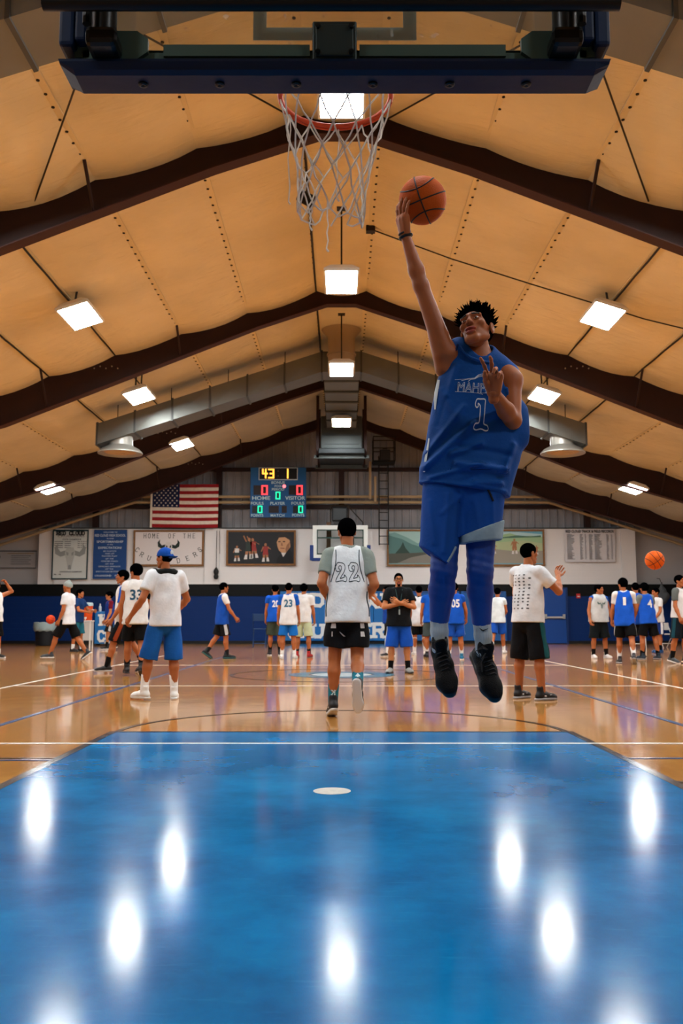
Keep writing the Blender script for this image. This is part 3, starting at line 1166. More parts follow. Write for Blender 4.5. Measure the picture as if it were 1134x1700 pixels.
for i in range(13):
    cloth('stripe', 0.07, FH * i / 13, FW, FH * (i + 1) / 13, fred if i % 2 == 0 else fwhite)
canton = cloth('canton', 0.07, FH * 6 / 13, .07 + FW * .40, FH, fblue, -.012, 10, 4)
star = MB()
poly = [(math.sin(math.pi * k / 5) * (.042 if k % 2 == 0 else .018), math.cos(math.pi * k / 5) * (.042 if k % 2 == 0 else .018)) for k in range(10)]
star = star.prism(poly, -.006, 0).build('star', fwhite, canton)
first = True
for r in range(9):
    for c in range(6 if r % 2 == 0 else 5):
        u = .07 + FW * .40 * (.09 + .164 * c + (.082 if r % 2 else 0))
        v = FH * 6 / 13 + FH * 7 / 13 * (.93 - .107 * r)
        o = star if first else star.copy()
        if not first:
            col.objects.link(o)
            o.parent = canton
        first = False
        o.location = (u, wave(u, v) - .018, v - .03 * math.sin(u * .9))
MB().box((.0, -.05, -.02), (.07, .0, FH + .02)).build('heading', fabric('d8cfbd', 'flag_heading'), fl)

# ---- framed signs, murals and banners
wood_frame = mat('oak_frame', '7a5226', 0.5, var=.2, vscale=8)


def framed(name, px0, py0, px1, py1, m, label, cat, fw=.075, Y=YB):
    x0, z0, x1, z1 = rect(px0, py0, px1, py1, Y)
    t = empty(name, ((x0 + x1) / 2, Y, z0), label, cat)
    w, h = x1 - x0, z1 - z0
    MB().box((-w / 2, 0, 0), (w / 2, .03, h)).build('panel', m, t)
    for a, b, nm in (((-w / 2, -.03, 0), (w / 2, .03, fw), 0), ((-w / 2, -.03, h - fw), (w / 2, .03, h), 0), ((-w / 2, -.03, fw), (-w / 2 + fw, .03, h - fw), 0), ((w / 2 - fw, -.03, fw), (w / 2, .03, h - fw), 0)):
        MB().box(a, b, None, .01).build('frame_rail', wood_frame, t)
    return t, w, h


def shape(name, pts, m, root, w, h, d):
    """flat painted shape; pts in 0..1 of the panel, origin lower left"""
    return MB().prism([((u - .5) * w, v * h) for u, v in pts], -d, -d + .004).build(name, m, root)


ink = mat('black_green_ink', '15241f', 0.6)
t, w, h = framed('framed_sign', 222, 880, 338, 940, mat('sign_white', 'd2ccc9', 0.55), 'white wood framed sign with bull skull and arched green lettering', 'sign')
mb = MB()
for wi, (word, uc, du) in enumerate((('HOME', .255, .062), ('OF', .545, .068), ('THE', .79, .068))):
    for i, ch in enumerate(word):
        for q in slab_letter(ch, .085, .17, .019):
            mb.prism([(x + (uc + (i - (len(word) - 1) / 2) * du - .5) * w, z + .84 * h) for x, z in q], -.006, 0)
mb.build('lettering', ink, t)
mb = MB()
pl = []
for i in range(9):
    a = math.radians(-72 + 18 * i)
    pl.append((1.08 * math.sin(a) * w * .43, h * .60 - math.cos(a) * h * .47 + h * .0, a * .55))
slab_text(mb, 'CRUSADERS', pl, .10, .17, .022, 0)
mb.build('lettering', ink, t)


def skull(root, cx, cz, s, m, m2, d=.006):
    for sg in (-1, 1):
        MB().prism([(cx + sg * s * u, cz + s * v) for u, v in ((.12, .28), (.55, .16), (.72, .38), (.70, .66), (.90, .40), (.86, .05), (.55, -.12), (.16, .0))], -d, 0).build('horn', m, root)
    MB().prism([(cx + s * u, cz + s * v) for u, v in ((-.2, .42), (.2, .42), (.3, .1), (.16, -.5), (.1, -.85), (-.1, -.85), (-.16, -.5), (-.3, .1))], -d - .003, 0).build('skull_face', m2, root)
    for sg in (-1, 1):
        MB().prism([(cx + sg * s * u, cz + s * v) for u, v in ((.08, .1), (.22, .18), (.2, -.02), (.1, -.06))], -d - .006, 0).build('eye_socket', m, root)
    MB().prism([(cx + s * u, cz + s * v) for u, v in ((-.1, -.85), (.1, -.85), (.06, -.6), (-.06, -.6))], -d - .006, 0).build('nostril', m, root)


skull(t, 0, h * .52, h * .34, ink, mat('bone_white', 'c9c4bf', .6))

# dark mural of players and a large face
t, w, h = framed('framed_mural', 376, 880, 491, 939, mat('mural_black', '16171b', 0.5), 'dark framed mural of four basketball players and a large face', 'painting')
tan, tan2, redp, wsock, dgrn = plain('9b6846'), plain('b98a63'), plain('8f2f2c'), plain('c8c4c0'), plain('26332e')


def painted_player(root, u, v, s, w, h, top, shorts_m, lean=0.0, arms_up=False):
    def P(pts):
        return [(u + (a + lean * b) * s * h / w, v + b * s) for a, b in pts]
    shape('painted_leg', P([(-.16, .0), (-.06, .0), (.0, .42), (-.14, .45)]), tan, root, w, h, .006)
    shape('painted_leg', P([(.08, .02), (.18, .02), (.14, .45), (.0, .42)]), tan, root, w, h, .006)
    shape('painted_sock', P([(-.2, -.02), (-.04, -.02), (-.05, .2), (-.15, .2)]), wsock, root, w, h, .007)
    shape('painted_sock', P([(.06, .0), (.22, .0), (.17, .22), (.07, .22)]), wsock, root, w, h, .007)
    shape('painted_shorts', P([(-.17, .36), (.17, .36), (.13, .56), (-.13, .56)]), shorts_m, root, w, h, .008)
    shape('painted_torso', P([(-.13, .54), (.13, .54), (.16, .84), (-.16, .84)]), top, root, w, h, .007)
    shape('painted_head', P([(-.06, .86), (.06, .86), (.07, .98), (0, 1.03), (-.07, .98)]), tan, root, w, h, .008)
    if arms_up:
        shape('painted_arm', P([(-.16, .82), (-.3, 1.1), (-.26, 1.14), (-.1, .84)]), tan, root, w, h, .009)
        shape('painted_arm', P([(.12, .84), (.3, .68), (.33, .72), (.15, .80)]), tan, root, w, h, .009)
    else:
        shape('painted_arm', P([(-.16, .82), (-.26, .55), (-.21, .54), (-.1, .80)]), tan, root, w, h, .009)
        shape('painted_arm', P([(.12, .84), (.3, .70), (.3, .66), (.13, .74)]), tan, root, w, h, .009)


painted_player(t, .155, .13, .42, w, h, wsock, dgrn)
painted_player(t, .315, .19, .58, w, h, dgrn, dgrn, .05, True)
painted_player(t, .405, .22, .54, w, h, redp, redp, -.1, True)
painted_player(t, .565, .12, .50, w, h, redp, redp)
shape('painted_coat', [(.72, .06), (.96, .06), (.95, .36), (.90, .48), (.80, .34), (.74, .22)], plain('0c0c10'), t, w, h, .005)
shape('painted_collar', [(.79, .36), (.86, .36), (.90, .50), (.82, .24)], wsock, t, w, h, .006)
shape('painted_face', [(.80, .36), (.86, .36), (.92, .52), (.92, .74), (.86, .82), (.76, .80), (.725, .66), (.735, .54), (.76, .42)], tan2, t, w, h, .007)
shape('painted_hair', [(.73, .78), (.74, .88), (.82, .94), (.90, .90), (.95, .78), (.945, .60), (.92, .56), (.91, .72), (.84, .80)], plain('26211f'), t, w, h, .008)
shape('painted_shadow', [(.86, .36), (.91, .50), (.91, .66), (.87, .58), (.85, .46)], plain('8a5f42'), t, w, h, .0085)
for a in (.765, .83):
    shape('painted_eye', [(a - .018, .655), (a + .018, .66), (a + .014, .69), (a - .016, .685)], plain('201713'), t, w, h, .009)
shape('painted_nose', [(.785, .56), (.815, .55), (.805, .64), (.79, .65)], plain('8a5f42'), t, w, h, .009)
shape('painted_mouth', [(.775, .48), (.84, .47), (.835, .495), (.78, .50)], plain('6a3a30'), t, w, h, .009)

# two landscape murals
sky1, sky2, hill, dark, gnd, path_m = plain('6f9a9c'), plain('93b3ae'), plain('4a706c'), plain('274038'), plain('4a4d44'), plain('77756c')
t, w, h = framed('framed_mural', 642, 879, 757, 940, sky1, 'framed landscape mural of misty mountains left of the player\'s legs', 'painting')
shape('painted_sky', [(.03, .55), (.97, .55), (.97, .95), (.03, .95)], sky2, t, w, h, .002)
shape('painted_mountain', [(.03, .4), (.97, .4), (.97, .72), (.8, .66), (.62, .76), (.45, .62), (.3, .78), (.12, .92), (.03, .88)], plain('6d938c'), t, w, h, .003)
shape('painted_mountain', [(.03, .3), (.6, .3), (.5, .52), (.36, .60), (.22, .74), (.1, .80), (.03, .84)], hill, t, w, h, .004)
shape('painted_tree', [(.12, .34), (.34, .34), (.27, .50), (.235, .66), (.2, .52)], dark, t, w, h, .005)
shape('painted_meadow', [(.03, .08), (.97, .08), (.97, .44), (.7, .40), (.4, .36), (.03, .34)], gnd, t, w, h, .006)
shape('painted_path', [(.15, .08), (.85, .08), (.9, .26), (.6, .33), (.35, .24)], path_m, t, w, h, .007)
painted_player(t, .70, .24, .26, w, h, tan, plain('6b3b2c'), .5)
t, w, h = framed('framed_mural', 790, 879, 905, 940, plain('5f9bb0'), 'framed mural of small figures on pale green hills beside the clapping man', 'painting')
shape('painted_cloud', [(.03, .84), (.97, .80), (.97, .87), (.6, .93), (.03, .92)], plain('a3c3c6'), t, w, h, .002)
shape('painted_hill', [(.03, .3), (.97, .3), (.97, .80), (.8, .83), (.66, .80), (.5, .90), (.3, .82), (.03, .74)], plain('8fae84'), t, w, h, .003)
shape('painted_treeline', [(.05, .74), (.95, .79), (.95, .84), (.8, .81), (.6, .84), (.4, .79), (.05, .79)], plain('486b58'), t, w, h, .004)
shape('painted_hill', [(.03, .3), (.97, .3), (.97, .62), (.7, .70), (.4, .66), (.03, .58)], plain('a3ae86'), t, w, h, .005)
shape('painted_plain', [(.03, .08), (.97, .08), (.97, .42), (.6, .40), (.3, .46), (.03, .40)], plain('8d887c'), t, w, h, .006)
painted_player(t, .26, .34, .28, w, h, tan, tan)
painted_player(t, .56, .34, .40, w, h, tan, tan)
painted_player(t, .88, .32, .24, w, h, tan, tan)


def banner(name, px0, py0, px1, py1, m, label, Y=YB - .02, border=None, bw=.05):
    x0, z0, x1, z1 = rect(px0, py0, px1, py1, Y)
    w, h = x1 - x0, z1 - z0
    t = empty(name, ((x0 + x1) / 2, Y, z0), label, 'banner')
    vs, fs = [], []
    n = 10
    for dy in (0, .006):
        for j in range(n + 1):
            for i in (0, 1):
                vs.append(((i - .5) * w, dy + .012 * math.sin(j * .9), j * h / n))
    k = 2 * (n + 1)
    for j in range(n):
        a = 2 * j
        fs += [(a, a + 1, a + 3, a + 2), (k + a, k + a + 2, k + a + 3, k + a + 1)]
    MB().add(vs, fs).build('sheet', m, t)
    if border:
        for a, b in (((-w / 2, -.02, 0), (w / 2, -.012, bw)), ((-w / 2, -.02, h - bw), (w / 2, -.012, h)), ((-w / 2, -.02, bw), (-w / 2 + bw, -.012, h - bw)), ((w / 2 - bw, -.02, bw), (w / 2, -.012, h - bw))):
            MB().box(a, b).build('border', border, t)
    MB().tube([(-w / 2, .02, h + .01), (w / 2, .02, h + .01)], .012, 6).build('hanging_rod', rod_m, t)
    return t, w, h


black_ink = mat('black_ink', '14161a', 0.6)
grey_ink = mat('grey_ink', '5d6064', 0.6)
t, w, h = banner('school_banner', 88, 880, 145, 962, mat('banner_pale', 'c6cbc6', 0.6), 'white banner with dark green border and a grey bull skull', border=mat('banner_green', '0f3138', .6))
slab_text(mb := MB(), 'RED CLOUD', [((i - 4) * w * .088, h * .935, 0) for i in range(9)], .085, .13, .036, -.022)
mb.build('lettering', black_ink, t)
flat_text('lettering', 'CRUSADERS', grey_ink, t, .02, h * .872, -.022, w * .74, .07)
flat_text('lettering', 'STATE CHAMPIONS', black_ink, t, .05, h * .81, -.022, w * .52, .055, bold=.02)
flat_text('lettering', 'CONFERENCE CHAMPIONS', black_ink, t, .05, h * .155, -.022, w * .62, .045, bold=.02)
flat_text('lettering', '94 - 95', black_ink, t, -w * .33, h * .10, -.022, w * .2, .05, bold=.02)
rows = MB()
for r in range(4):
    z = h * (.765 - .04 * r)
    for a, b in ((-.44, -.2), (-.16, .02), (.2, .27), (.29, .33), (.35, .40), (.42, .45)):
        rows.box((a * w, -.022, z - .012), (b * w - .02 * ((r * 7) % 3) * .3, -.016, z + .012))
tag(rows.build('small_print', grey_ink, t), kind='stuff')
bn = mat('skull_grey', '8b908e', 0.6)
bn2 = mat('skull_pale', 'adb2ae', 0.6)
skull(t, 0, h * .50, w * .48, bn, bn2, .024)

t, w, h = banner('sportsmanship_banner', 156, 880, 209, 961, mat('banner_blue', '123f78', 0.6), 'dark blue banner covered with centred white sportsmanship lettering')
bl = mat('banner_letters', 'b7c6d4', 0.6)
for s_, v, ww, hh in (('WELCOME TO', .955, .42, .045), ('RED CLOUD HIGH SCHOOL', .89, .92, .085), ('WHERE', .825, .22, .035), ('SPORTSMANSHIP', .76, .80, .075), ('IS AN', .70, .16, .035), ('EXPECTATION!', .635, .70, .075),
                      ('BE POSITIVE', .565, .38, .04), ('AND LET', .515, .28, .04), ('PLAYERS PLAY', .465, .46, .045), ('LET THE', .41, .24, .04), ('COACHES COACH', .36, .50, .045), ('LET THE', .305, .24, .04),
                      ('OFFICIALS OFFICIATE', .252, .66, .045), ('LET THE', .20, .24, .04), ('SPECTATORS BE POSITIVE', .148, .80, .045), ('CRUSADER', -.1, .42, .065), ('PRIDE', -.1, .26, .065)):
    if v < 0:
        flat_text('lettering', s_, bl, t, -.22 * w if s_ == 'CRUSADER' else .30 * w, h * .065, -.022, w * ww, hh, bold=.02)
    else:
        flat_text('lettering', s_, bl, t, 0, h * v, -.022, w * ww, hh * 1.15, bold=.02 if hh > .05 else .008)
MB().box((.01 * w, -.022, h * .04), (.03 * w, -.018, h * .09)).box((-.03 * w, -.022, h * .06), (.07 * w, -.018, h * .07)).build('cross_mark', bl, t)

t, w, h = banner('records_banner', 937, 878, 1022, 933, mat('banner_grey_white', 'cbc9ca', 0.6), 'white wall banner of track records with columns of small print')
slab_text(mb := MB(), 'RED CLOUD TRACK', [((i - 11.5) * w * .040, h * .93, 0) for i in range(0)], .06, .11, .03, -.022)
flat_text('lettering', 'RED CLOUD TRACK & FIELD RECORDS', black_ink, t, 0, h * .925, -.022, w * .96, h * .085, bold=.03)
rows = MB()
rr = random.Random(3)
for r in range(27):
    z = h * (.83 - .0285 * r)
    for a, b in ((-.46, -.30), (-.20, -.13), (-.10, -.07), (-.02, .06), (.09, .24), (.33, .38), (.42, .46)):
        rows.box((a * w, -.022, z - .007), ((a + (b - a) * rr.uniform(.55, 1)) * w, -.016, z + .007))
tag(rows.build('small_print', grey_ink, t), kind='stuff')

t, w, h = banner('sponsor_banner', -14, 915, 60, 943, mat('banner_dull_grey', '9a9897', 0.6), 'small grey banner with dark emblem on the recessed wall at left', Y=36.25, border=grey_ink, bw=.02)
skull(t, -.42 * w, h * .55, .24, black_ink, mat('dim_ink', '4c4c4c', .6), .024)
rows = MB()
for r in range(5):
    rows.box((-.06 * w, -.022, h * (.70 - .12 * r)), ((.38 - .05 * (r % 2)) * w, -.016, h * (.74 - .12 * r)))
tag(rows.build('small_print', grey_ink, t), kind='stuff')
MB().box((-.14 * w, -.022, h * .84), (.44 * w, -.016, h * .88)).build('heading_print', plain('8c7354'), t)

# ---- far hoop
x0, z0, x1, z1 = rect(519, 872, 611, 927, 34.4)
HB = empty('far_backboard', ((x0 + x1) / 2, 34.4, z0), 'glass backboard with white frame on the far wall behind player 22', 'backboard')
w, h = x1 - x0, z1 - z0
frame_w = mat('backboard_white', 'c9cdc9', 0.45)
for a, b in (((-w / 2, 0, 0), (w / 2, .06, .14)), ((-w / 2, 0, h - .16), (w / 2, .06, h)), ((-w / 2, 0, .14), (-w / 2 + .16, .06, h - .16)), ((w / 2 - .16, 0, .14), (w / 2, .06, h - .16))):
    MB().box(a, b, None, .008).build('frame_rail', frame_w, HB)
glass = bpy.data.materials.new('backboard_glass')
glass.use_nodes = True
nt = glass.node_tree
nt.nodes.remove(nt.nodes['Principled BSDF'])
tr = nt.nodes.new('ShaderNodeBsdfTransparent')
tr.inputs[0].default_value = (0.80, 0.84, 0.84, 1)
gl = nt.nodes.new('ShaderNodeBsdfGlossy')
gl.inputs['Roughness'].default_value = 0.03
mx = nt.nodes.new('ShaderNodeMixShader')
fr = nt.nodes.new('ShaderNodeFresnel')
nt.links.new(fr.outputs[0], mx.inputs[0])
nt.links.new(tr.outputs[0], mx.inputs[1])
nt.links.new(gl.outputs[0], mx.inputs[2])
nt.links.new(mx.outputs[0], nt.nodes['Material Output'].inputs[0])
MB().box((-w / 2 + .15, .025, .13), (w / 2 - .15, .035, h - .15)).build('glass_pane', glass, HB)
edge = mat('dark_green_edge', '1d3a34', 0.5)
for a, b in (((-w / 2 + .16, -.01, .14), (w / 2 - .16, .03, .19)), ((-w / 2 + .16, -.01, h - .2), (w / 2 - .16, .03, h - .16)), ((-w / 2 + .16, -.01, .19), (-w / 2 + .2, .03, h - .2)), ((w / 2 - .2, -.01, .19), (w / 2 - .16, .03, h - .2)), ((-w / 2 + .2, -.01, h * .60), (w / 2 - .2, .03, h * .64))):
    MB().box(a, b).build('inner_rail', edge, HB)
pad_blue = mat('blue_pad_vinyl', '0a2b66', 0.4)
for s in (-1, 1):
    MB().box((s * (w / 2 + .03) - .07, -.03, -.08), (s * (w / 2 + .03) + .07, .1, .50), None, .02).build('corner_pad', pad_blue, HB)
MB().box((-w / 2 - .04, -.03, -.1), (w / 2 + .04, .1, .02), None, .02).build('bottom_pad', pad_blue, HB)
rimm = mat('orange_rim', 'd24a1c', 0.45)
MB().tube([(.23 * math.cos(a), -.40 + .23 * math.sin(a), .2) for a in np.linspace(0, 2 * math.pi, 24, endpoint=False)], .012, 6, closed=True).box((-.07, -.18, .14), (.07, 0, .26)).build('rim', rimm, HB)
nb = MB()
for k in range(12):
    for d in (1, -1):
        pts = []
        for j in range(5):
            a = 2 * math.pi * (k + d * j * .5) / 12
            r_ = .22 - .018 * j
            pts.append((r_ * math.cos(a), -.40 + r_ * math.sin(a), .19 - .1 * j))
        nb.tube(pts, .004, 4, caps=False)
tag(nb.build('net', white, HB), kind='stuff')
for s in (-1, 1):
    MB().box((s * .44 - .08, .3, -.3), (s * .44 + .08, 1.55, 1.6) if False else (s * .44 + .08, .40, h + .15)).build('mounting_post', mat('brown_timber', '5c3d22', 0.6, var=.2, vscale=6), HB)
    MB().tube([(s * .44, .06, .25), (s * .44, 1.6, .25)], .04, 8).tube([(s * .44, .06, h - .2), (s * .44, 1.6, h - .2)], .04, 8).build('support_arm', rod_m, HB)
# shot clock box above it
x0, z0, x1, z1 = rect(549, 841, 579, 867, 34.9)
t = empty('shot_clock', ((x0 + x1) / 2, 34.9, z0), 'square black box in a tube frame above the far backboard', 'clock')
w, h = x1 - x0, z1 - z0
MB().box((-w / 2 + .05, 0, .04), (w / 2 - .05, .22, h), None, .04).build('housing', mat('matte_black', '0e1010', 0.5), t)
MB().box((-w / 2 + .1, -.008, .1), (w / 2 - .1, .01, h - .08)).build('display', mat('display_smoke', '15191a', 0.25), t)
for s in (-1, 1):
    MB().tube([(s * w / 2, .1, -.6), (s * w / 2, .1, h + .06)], .03, 6).build('frame_tube', rod_m, t)
MB().tube([(-w / 2, .1, h + .06), (w / 2, .1, h + .06)], .03, 6).tube([(-w / 2, .1, -.1), (w / 2, .1, -.1)], .025, 6).build('frame_tube', rod_m, t)
MB().tube([(w / 2, .1, h), (w / 2 + .55, .5, h - .55), (w / 2 + .6, 1.0, h - 1.0)], .02, 6).build('stay', rod_m, t)

# ---- ladder and platform
x0, z0, x1, z1 = rect(629, 770, 645, 905, 35.7)
t = empty('wall_ladder', ((x0 + x1) / 2, 35.7, z0), 'black steel wall ladder rising to a small caged platform', 'ladder')
w, h = x1 - x0, z1 - z0
blk_st = mat('black_steel', '131312', 0.5, 0.3)
for s in (-1, 1):
    MB().box((s * w / 2 - .025, -.02, 0), (s * w / 2 + .025, .02, h + .3)).build('rail', blk_st, t)
n = 11
for i in range(n):
    MB().tube([(-w / 2, 0, .04 + i * (h - .1) / (n - 1)), (w / 2, 0, .04 + i * (h - .1) / (n - 1))], .018, 6).build('rung', blk_st, t)
MB().box((-.42, -.7, h - .05), (.42, .1, h + .02)).build('platform', blk_st, t)
cage = MB()
for a, b in ((-.42, -.7), (.42, -.7), (-.42, .1), (.42, .1)):
    cage.tube([(a, b, h), (a, b, h + .95)], .02, 6)
for z in (.5, .95):
    cage.tube([(-.42, -.7, h + z), (.42, -.7, h + z), (.42, .1, h + z), (-.42, .1, h + z)], .02, 6, closed=True)
cage.build('guard_rail', blk_st, t)
t = empty('equipment_case', (x0 + .2, 35.25, z1 + .03), 'dark case standing on the ladder platform under the roof', 'case')
MB().box((-.18, -.2, 0), (.22, .15, .42), None, .02).build('case_body', mat('dark_case', '1f2021', .5), t)
MB().tube([(-.06, -.03, .42), (-.06, -.03, .48), (.1, -.03, .48), (.1, -.03, .42)], .014, 6).build('handle', blk_st, t)

# ---- pad with lettering, blue pad beside it
pad_lb = mat('light_blue_vinyl', '14609c', 0.45, bump=.1, bscale=8)
x0, z0, x1, z1 = rect(465, 979, 672, 1065, 35.85)
t = empty('wall_pad', ((x0 + x1) / 2, 35.85, .12), 'long light blue wall pad with big white block lettering', 'wall pad')
w, h = x1 - x0, 2.02 - .12
for i in range(4):
    a = -w / 2 + i * w / 4
    MB().box((a + .004, -.02, 0), (a + w / 4 - .004, .13, h), None, .02).build('pad_section', pad_lb, t)
letters_m = mat('pad_letters', 'd3d2cc', 0.5)
for word, up_ in (('RED CLOUD', True), ('CRUSADERS', False)):
    for i, ch in enumerate(word):
        if ch == ' ':
            continue
        u = (i - 4) / 4.0
        hh = (.34 if up_ else .36) + .16 * abs(u)
        zc = h * .93 - hh / 2 if up_ else .16 + hh / 2
        mb = MB()
        for k, q in enumerate(slab_letter(ch, .36, hh, .13)):
            mb.prism([(x + u * 1.88, z + zc + (.06 * x * (1 if u > 0 else -1) if up_ else 0)) for x, z in q], -.030 - .0008 * k, -.018)
        mb.build('letter', letters_m, t)
skull(t, 0, h * .48, .42, mat('pad_emblem_dark', '0c2f55', .5), MATS['pad_letters'], .03)
for j, (a, b) in enumerate(((673, 764), (765, 842))):
    x0, z0, x1, z1 = rect(a, 979, b, 1065, 35.86)
    t = empty('wall_pad', ((x0 + x1) / 2, 35.86, .12), 'plain mid blue wall pad behind the jumping player\'s %s' % ('right calf' if j == 0 else 'left calf'), 'wall pad')
    MB().box((-(x1 - x0) / 2, -.02, 0), ((x1 - x0) / 2, .13, 1.9), None, .02).build('pad_section', mat('mid_blue_vinyl', '124f8c', .45), t)
    MB().box((-(x1 - x0) / 2 + .1, -.023, 1.84), ((x1 - x0) / 2 - .1, -.018, 1.87)).build('hanging_strip', pad_blue, t)

# ---- door with panic bar
x0, z0, x1, z1 = rect(900, 977, 941, 1070, 35.95)
d = empty('door_1', ((x0 + x1) / 2, 35.95, 0), None, None, kind='structure')
w = x1 - x0
door_b = mat('door_blue', '0d3f86', 0.4)
MB().box((-w / 2, -.04, .02), (w / 2, .01, 2.1), None, .006).build('door_leaf', door_b, d)
for a, b in (((-w / 2 - .07, -.06, 0), (-w / 2, .04, 2.17)), ((w / 2, -.06, 0), (w / 2 + .07, .04, 2.17)), ((-w / 2, -.06, 2.1), (w / 2, .04, 2.17))):
    MB().box(a, b).build('door_jamb', mat('door_frame_blue', '0a2c60', .4), d)
chrome = mat('brushed_steel', 'c4c8c6', 0.3, 0.7)
MB().box((-w / 2 + .06, -.13, .98), (w / 2 - .06, -.09, 1.05), None, .01).box((-w / 2 + .05, -.13, .96), (-w / 2 + .14, -.03, 1.14), None, .01).box((w / 2 - .14, -.13, .96), (w / 2 - .05, -.03, 1.14), None, .01).build('panic_bar', chrome, d)

x0, z0, x1, z1 = rect(957.5, 986, 963, 993, 35.93)
t = empty('fire_alarm', ((x0 + x1) / 2, 35.93, z0), 'small red fire alarm box on the blue wall right of the door', 'alarm')
MB().box((-.07, -.02, 0), (.07, .05, .17), None, .01).build('box', mat('alarm_red', 'b9302c', .4), t)
MB().box((-.05, -.035, .05), (.05, -.018, .08)).build('pull_bar', white, t)

x0, z0, x1, z1 = rect(354, 940, 363, 962, 35.75)
t = empty('hanging_plug', ((x0 + x1) / 2, 35.80, z0), 'black cable plug hanging beside the pilaster left of the dark mural', 'plug')
MB().lathe([(.001, 0), (.07, .03), (.1, .12), (.07, .2), (.1, .26), (.1, .34), (.06, .42), (.02, .47)], (0, 0, 0), 14).build('plug_body', MATS['matte_black'], t, smooth=True)
MB().tube([(0, 0, .45), (0, .02, 1.9)], .012, 6).tube([(.12, .05, 1.0), (.1, .05, 1.9)], .01, 6).build('cable', rod_m, t)

# ---- floor things along the wall
t = empty('trash_can', (at(71, 1066, 33)[0], 33.2, 0), 'black round trash can with a pale plastic liner by the blue wall', 'trash can')
MB().lathe([(.26, 0), (.30, .02), (.36, .72), (.36, .74)], (0, 0, 0), 24).build('bin', mat('bin_black', '101419', 0.5), t, smooth=True)
lin_p = MB()
vs, fs = [], []
for j, (r_, z) in enumerate(((.36, .52), (.395, .56), (.40, .68), (.385, .82), (.34, .83), (.30, .70))):
    for k in range(28):
        a = 2 * math.pi * k / 28
        q = r_ * (1 + .03 * math.sin(k * 3.3 + j))
        vs.append((q * math.cos(a), q * math.sin(a), z + .02 * math.sin(k * 2.1 + j * 2)))
for j in range(5):
    for k in range(28):
        l = (k + 1) % 28
        fs.append((j * 28 + k, j * 28 + l, j * 28 + 28 + l, j * 28 + 28 + k))
lin_p.add(vs, fs).build('liner', mat('liner_plastic', '8fa0a0', 0.3), t, smooth=True)

sx0 = at(144, 1040, 30.5)[0]
t = empty('cooler_stand', (sx0, 30.5, 0), 'white metal stand under the orange drink cooler', 'stand')
for a in (-.16, .16):
    for b in (-.16, .16):
        MB().box((a - .02, b - .02, 0), (a + .02, b + .02, .86)).build('leg', white, t)
MB().box((-.2, -.2, .86), (.2, .2, .9), None, .005).build('stand_top', white, t)
MB().box((-.17, -.17, .25), (.17, .17, .85), None, .01).build('panel', mat('stand_panel', 'b9b8b4', .5), t)
t = empty('drink_cooler', (sx0, 30.5, .9), 'orange round drink cooler with a pale lid on a white stand', 'cooler')
MB().lathe([(.15, 0), (.16, .02), (.18, .45), (.18, .47)], (0, 0, 0), 22).build('barrel', mat('cooler_orange', 'd04a18', 0.45), t, smooth=True)
MB().lathe([(.19, .47), (.19, .55), (.16, .58), (.001, .59)], (0, 0, 0), 22).build('lid', mat('cooler_lid', 'a9c3c8', 0.4), t, smooth=True)
MB().box((-.03, -.22, .05), (.03, -.16, .11)).box((-.015, -.21, .02), (.015, -.18, .05)).build('tap', white, t)
for s in (-1, 1):
    MB().box((s * .19 - .03, -.05, .30), (s * .19 + .03, .05, .36), None, .01).build('handle', white, t)

x0, z0, x1, z1 = rect(160, 1016, 189, 1070, 33.5)
t = empty('padded_cart', ((x0 + x1) / 2, 33.5, 0), 'light blue padded block with tilted white letters beside the cooler', 'padded block')
w = x1 - x0
MB().box((-w / 2, -.2, .06), (w / 2, .3, 1.22), None, .03).build('block', pad_lb, t)
for a in (-w / 2 + .08, w / 2 - .08):
    MB().cyl((a, -.1, .04), (a, .2, .04), .04, 10).build('wheel', blk_st, t)
for ch, px, pz, rot in (('C', -.08, .34, .1), ('R', .22, .30, .1), ('M', -.02, .92, .05)):
    mb = MB()
    for k, q in enumerate(slab_letter(ch, .2, .34, .085)):
        mb.prism([(px + math.cos(rot) * x - math.sin(rot) * z, pz + math.sin(rot) * x + math.cos(rot) * z) for x, z in q], -.212 - .0008 * k, -.19)
    mb.build('lettering', MATS['pad_letters'], t)
t = empty('water_bottle', ((x0 + x1) / 2 - .2, 33.5, 1.22), 'clear pale water bottle on the light blue padded block', 'bottle')
MB().lathe([(.045, 0), (.05, .01), (.05, .17), (.02, .22), (.02, .25)], (0, 0, 0), 16).build('bottle_body', mat('pale_plastic', 'bfc9cf', .2), t, smooth=True)
MB().lathe([(.025, .245), (.025, .275), (.001, .28)], (0, 0, 0), 12).build('cap', white, t, smooth=True)


def chair(x, y, rz, m, label, group=None, high=False):
    t = empty('folding_chair', (x, y, 0), label, 'chair', group, rz=rz)
    sh, bh = (.62, 1.12) if high else (.45, .82)
    for s in (-1, 1):
        MB().tube([(s * .22, -.24, 0), (s * .22, .20, bh)], .014, 6).build('leg', m, t)
        MB().tube([(s * .20, .26, 0), (s * .20, -.14, sh)], .014, 6).build('leg', m, t)
    MB().tube([(-.22, -.16, .14), (.22, -.16, .14)], .01, 6).tube([(-.2, .2, .14), (.2, .2, .14)], .01, 6).build('stretcher', m, t)
    MB().box((-.20, -.2, sh - .02), (.20, .2, sh + .015), None, .01).build('seat', m, t)
    MB().box((-.22, .12, bh - .24), (.22, .15, bh), Matrix.Translation((0, 0, 0)), .01).build('backrest', m, t)
    return t


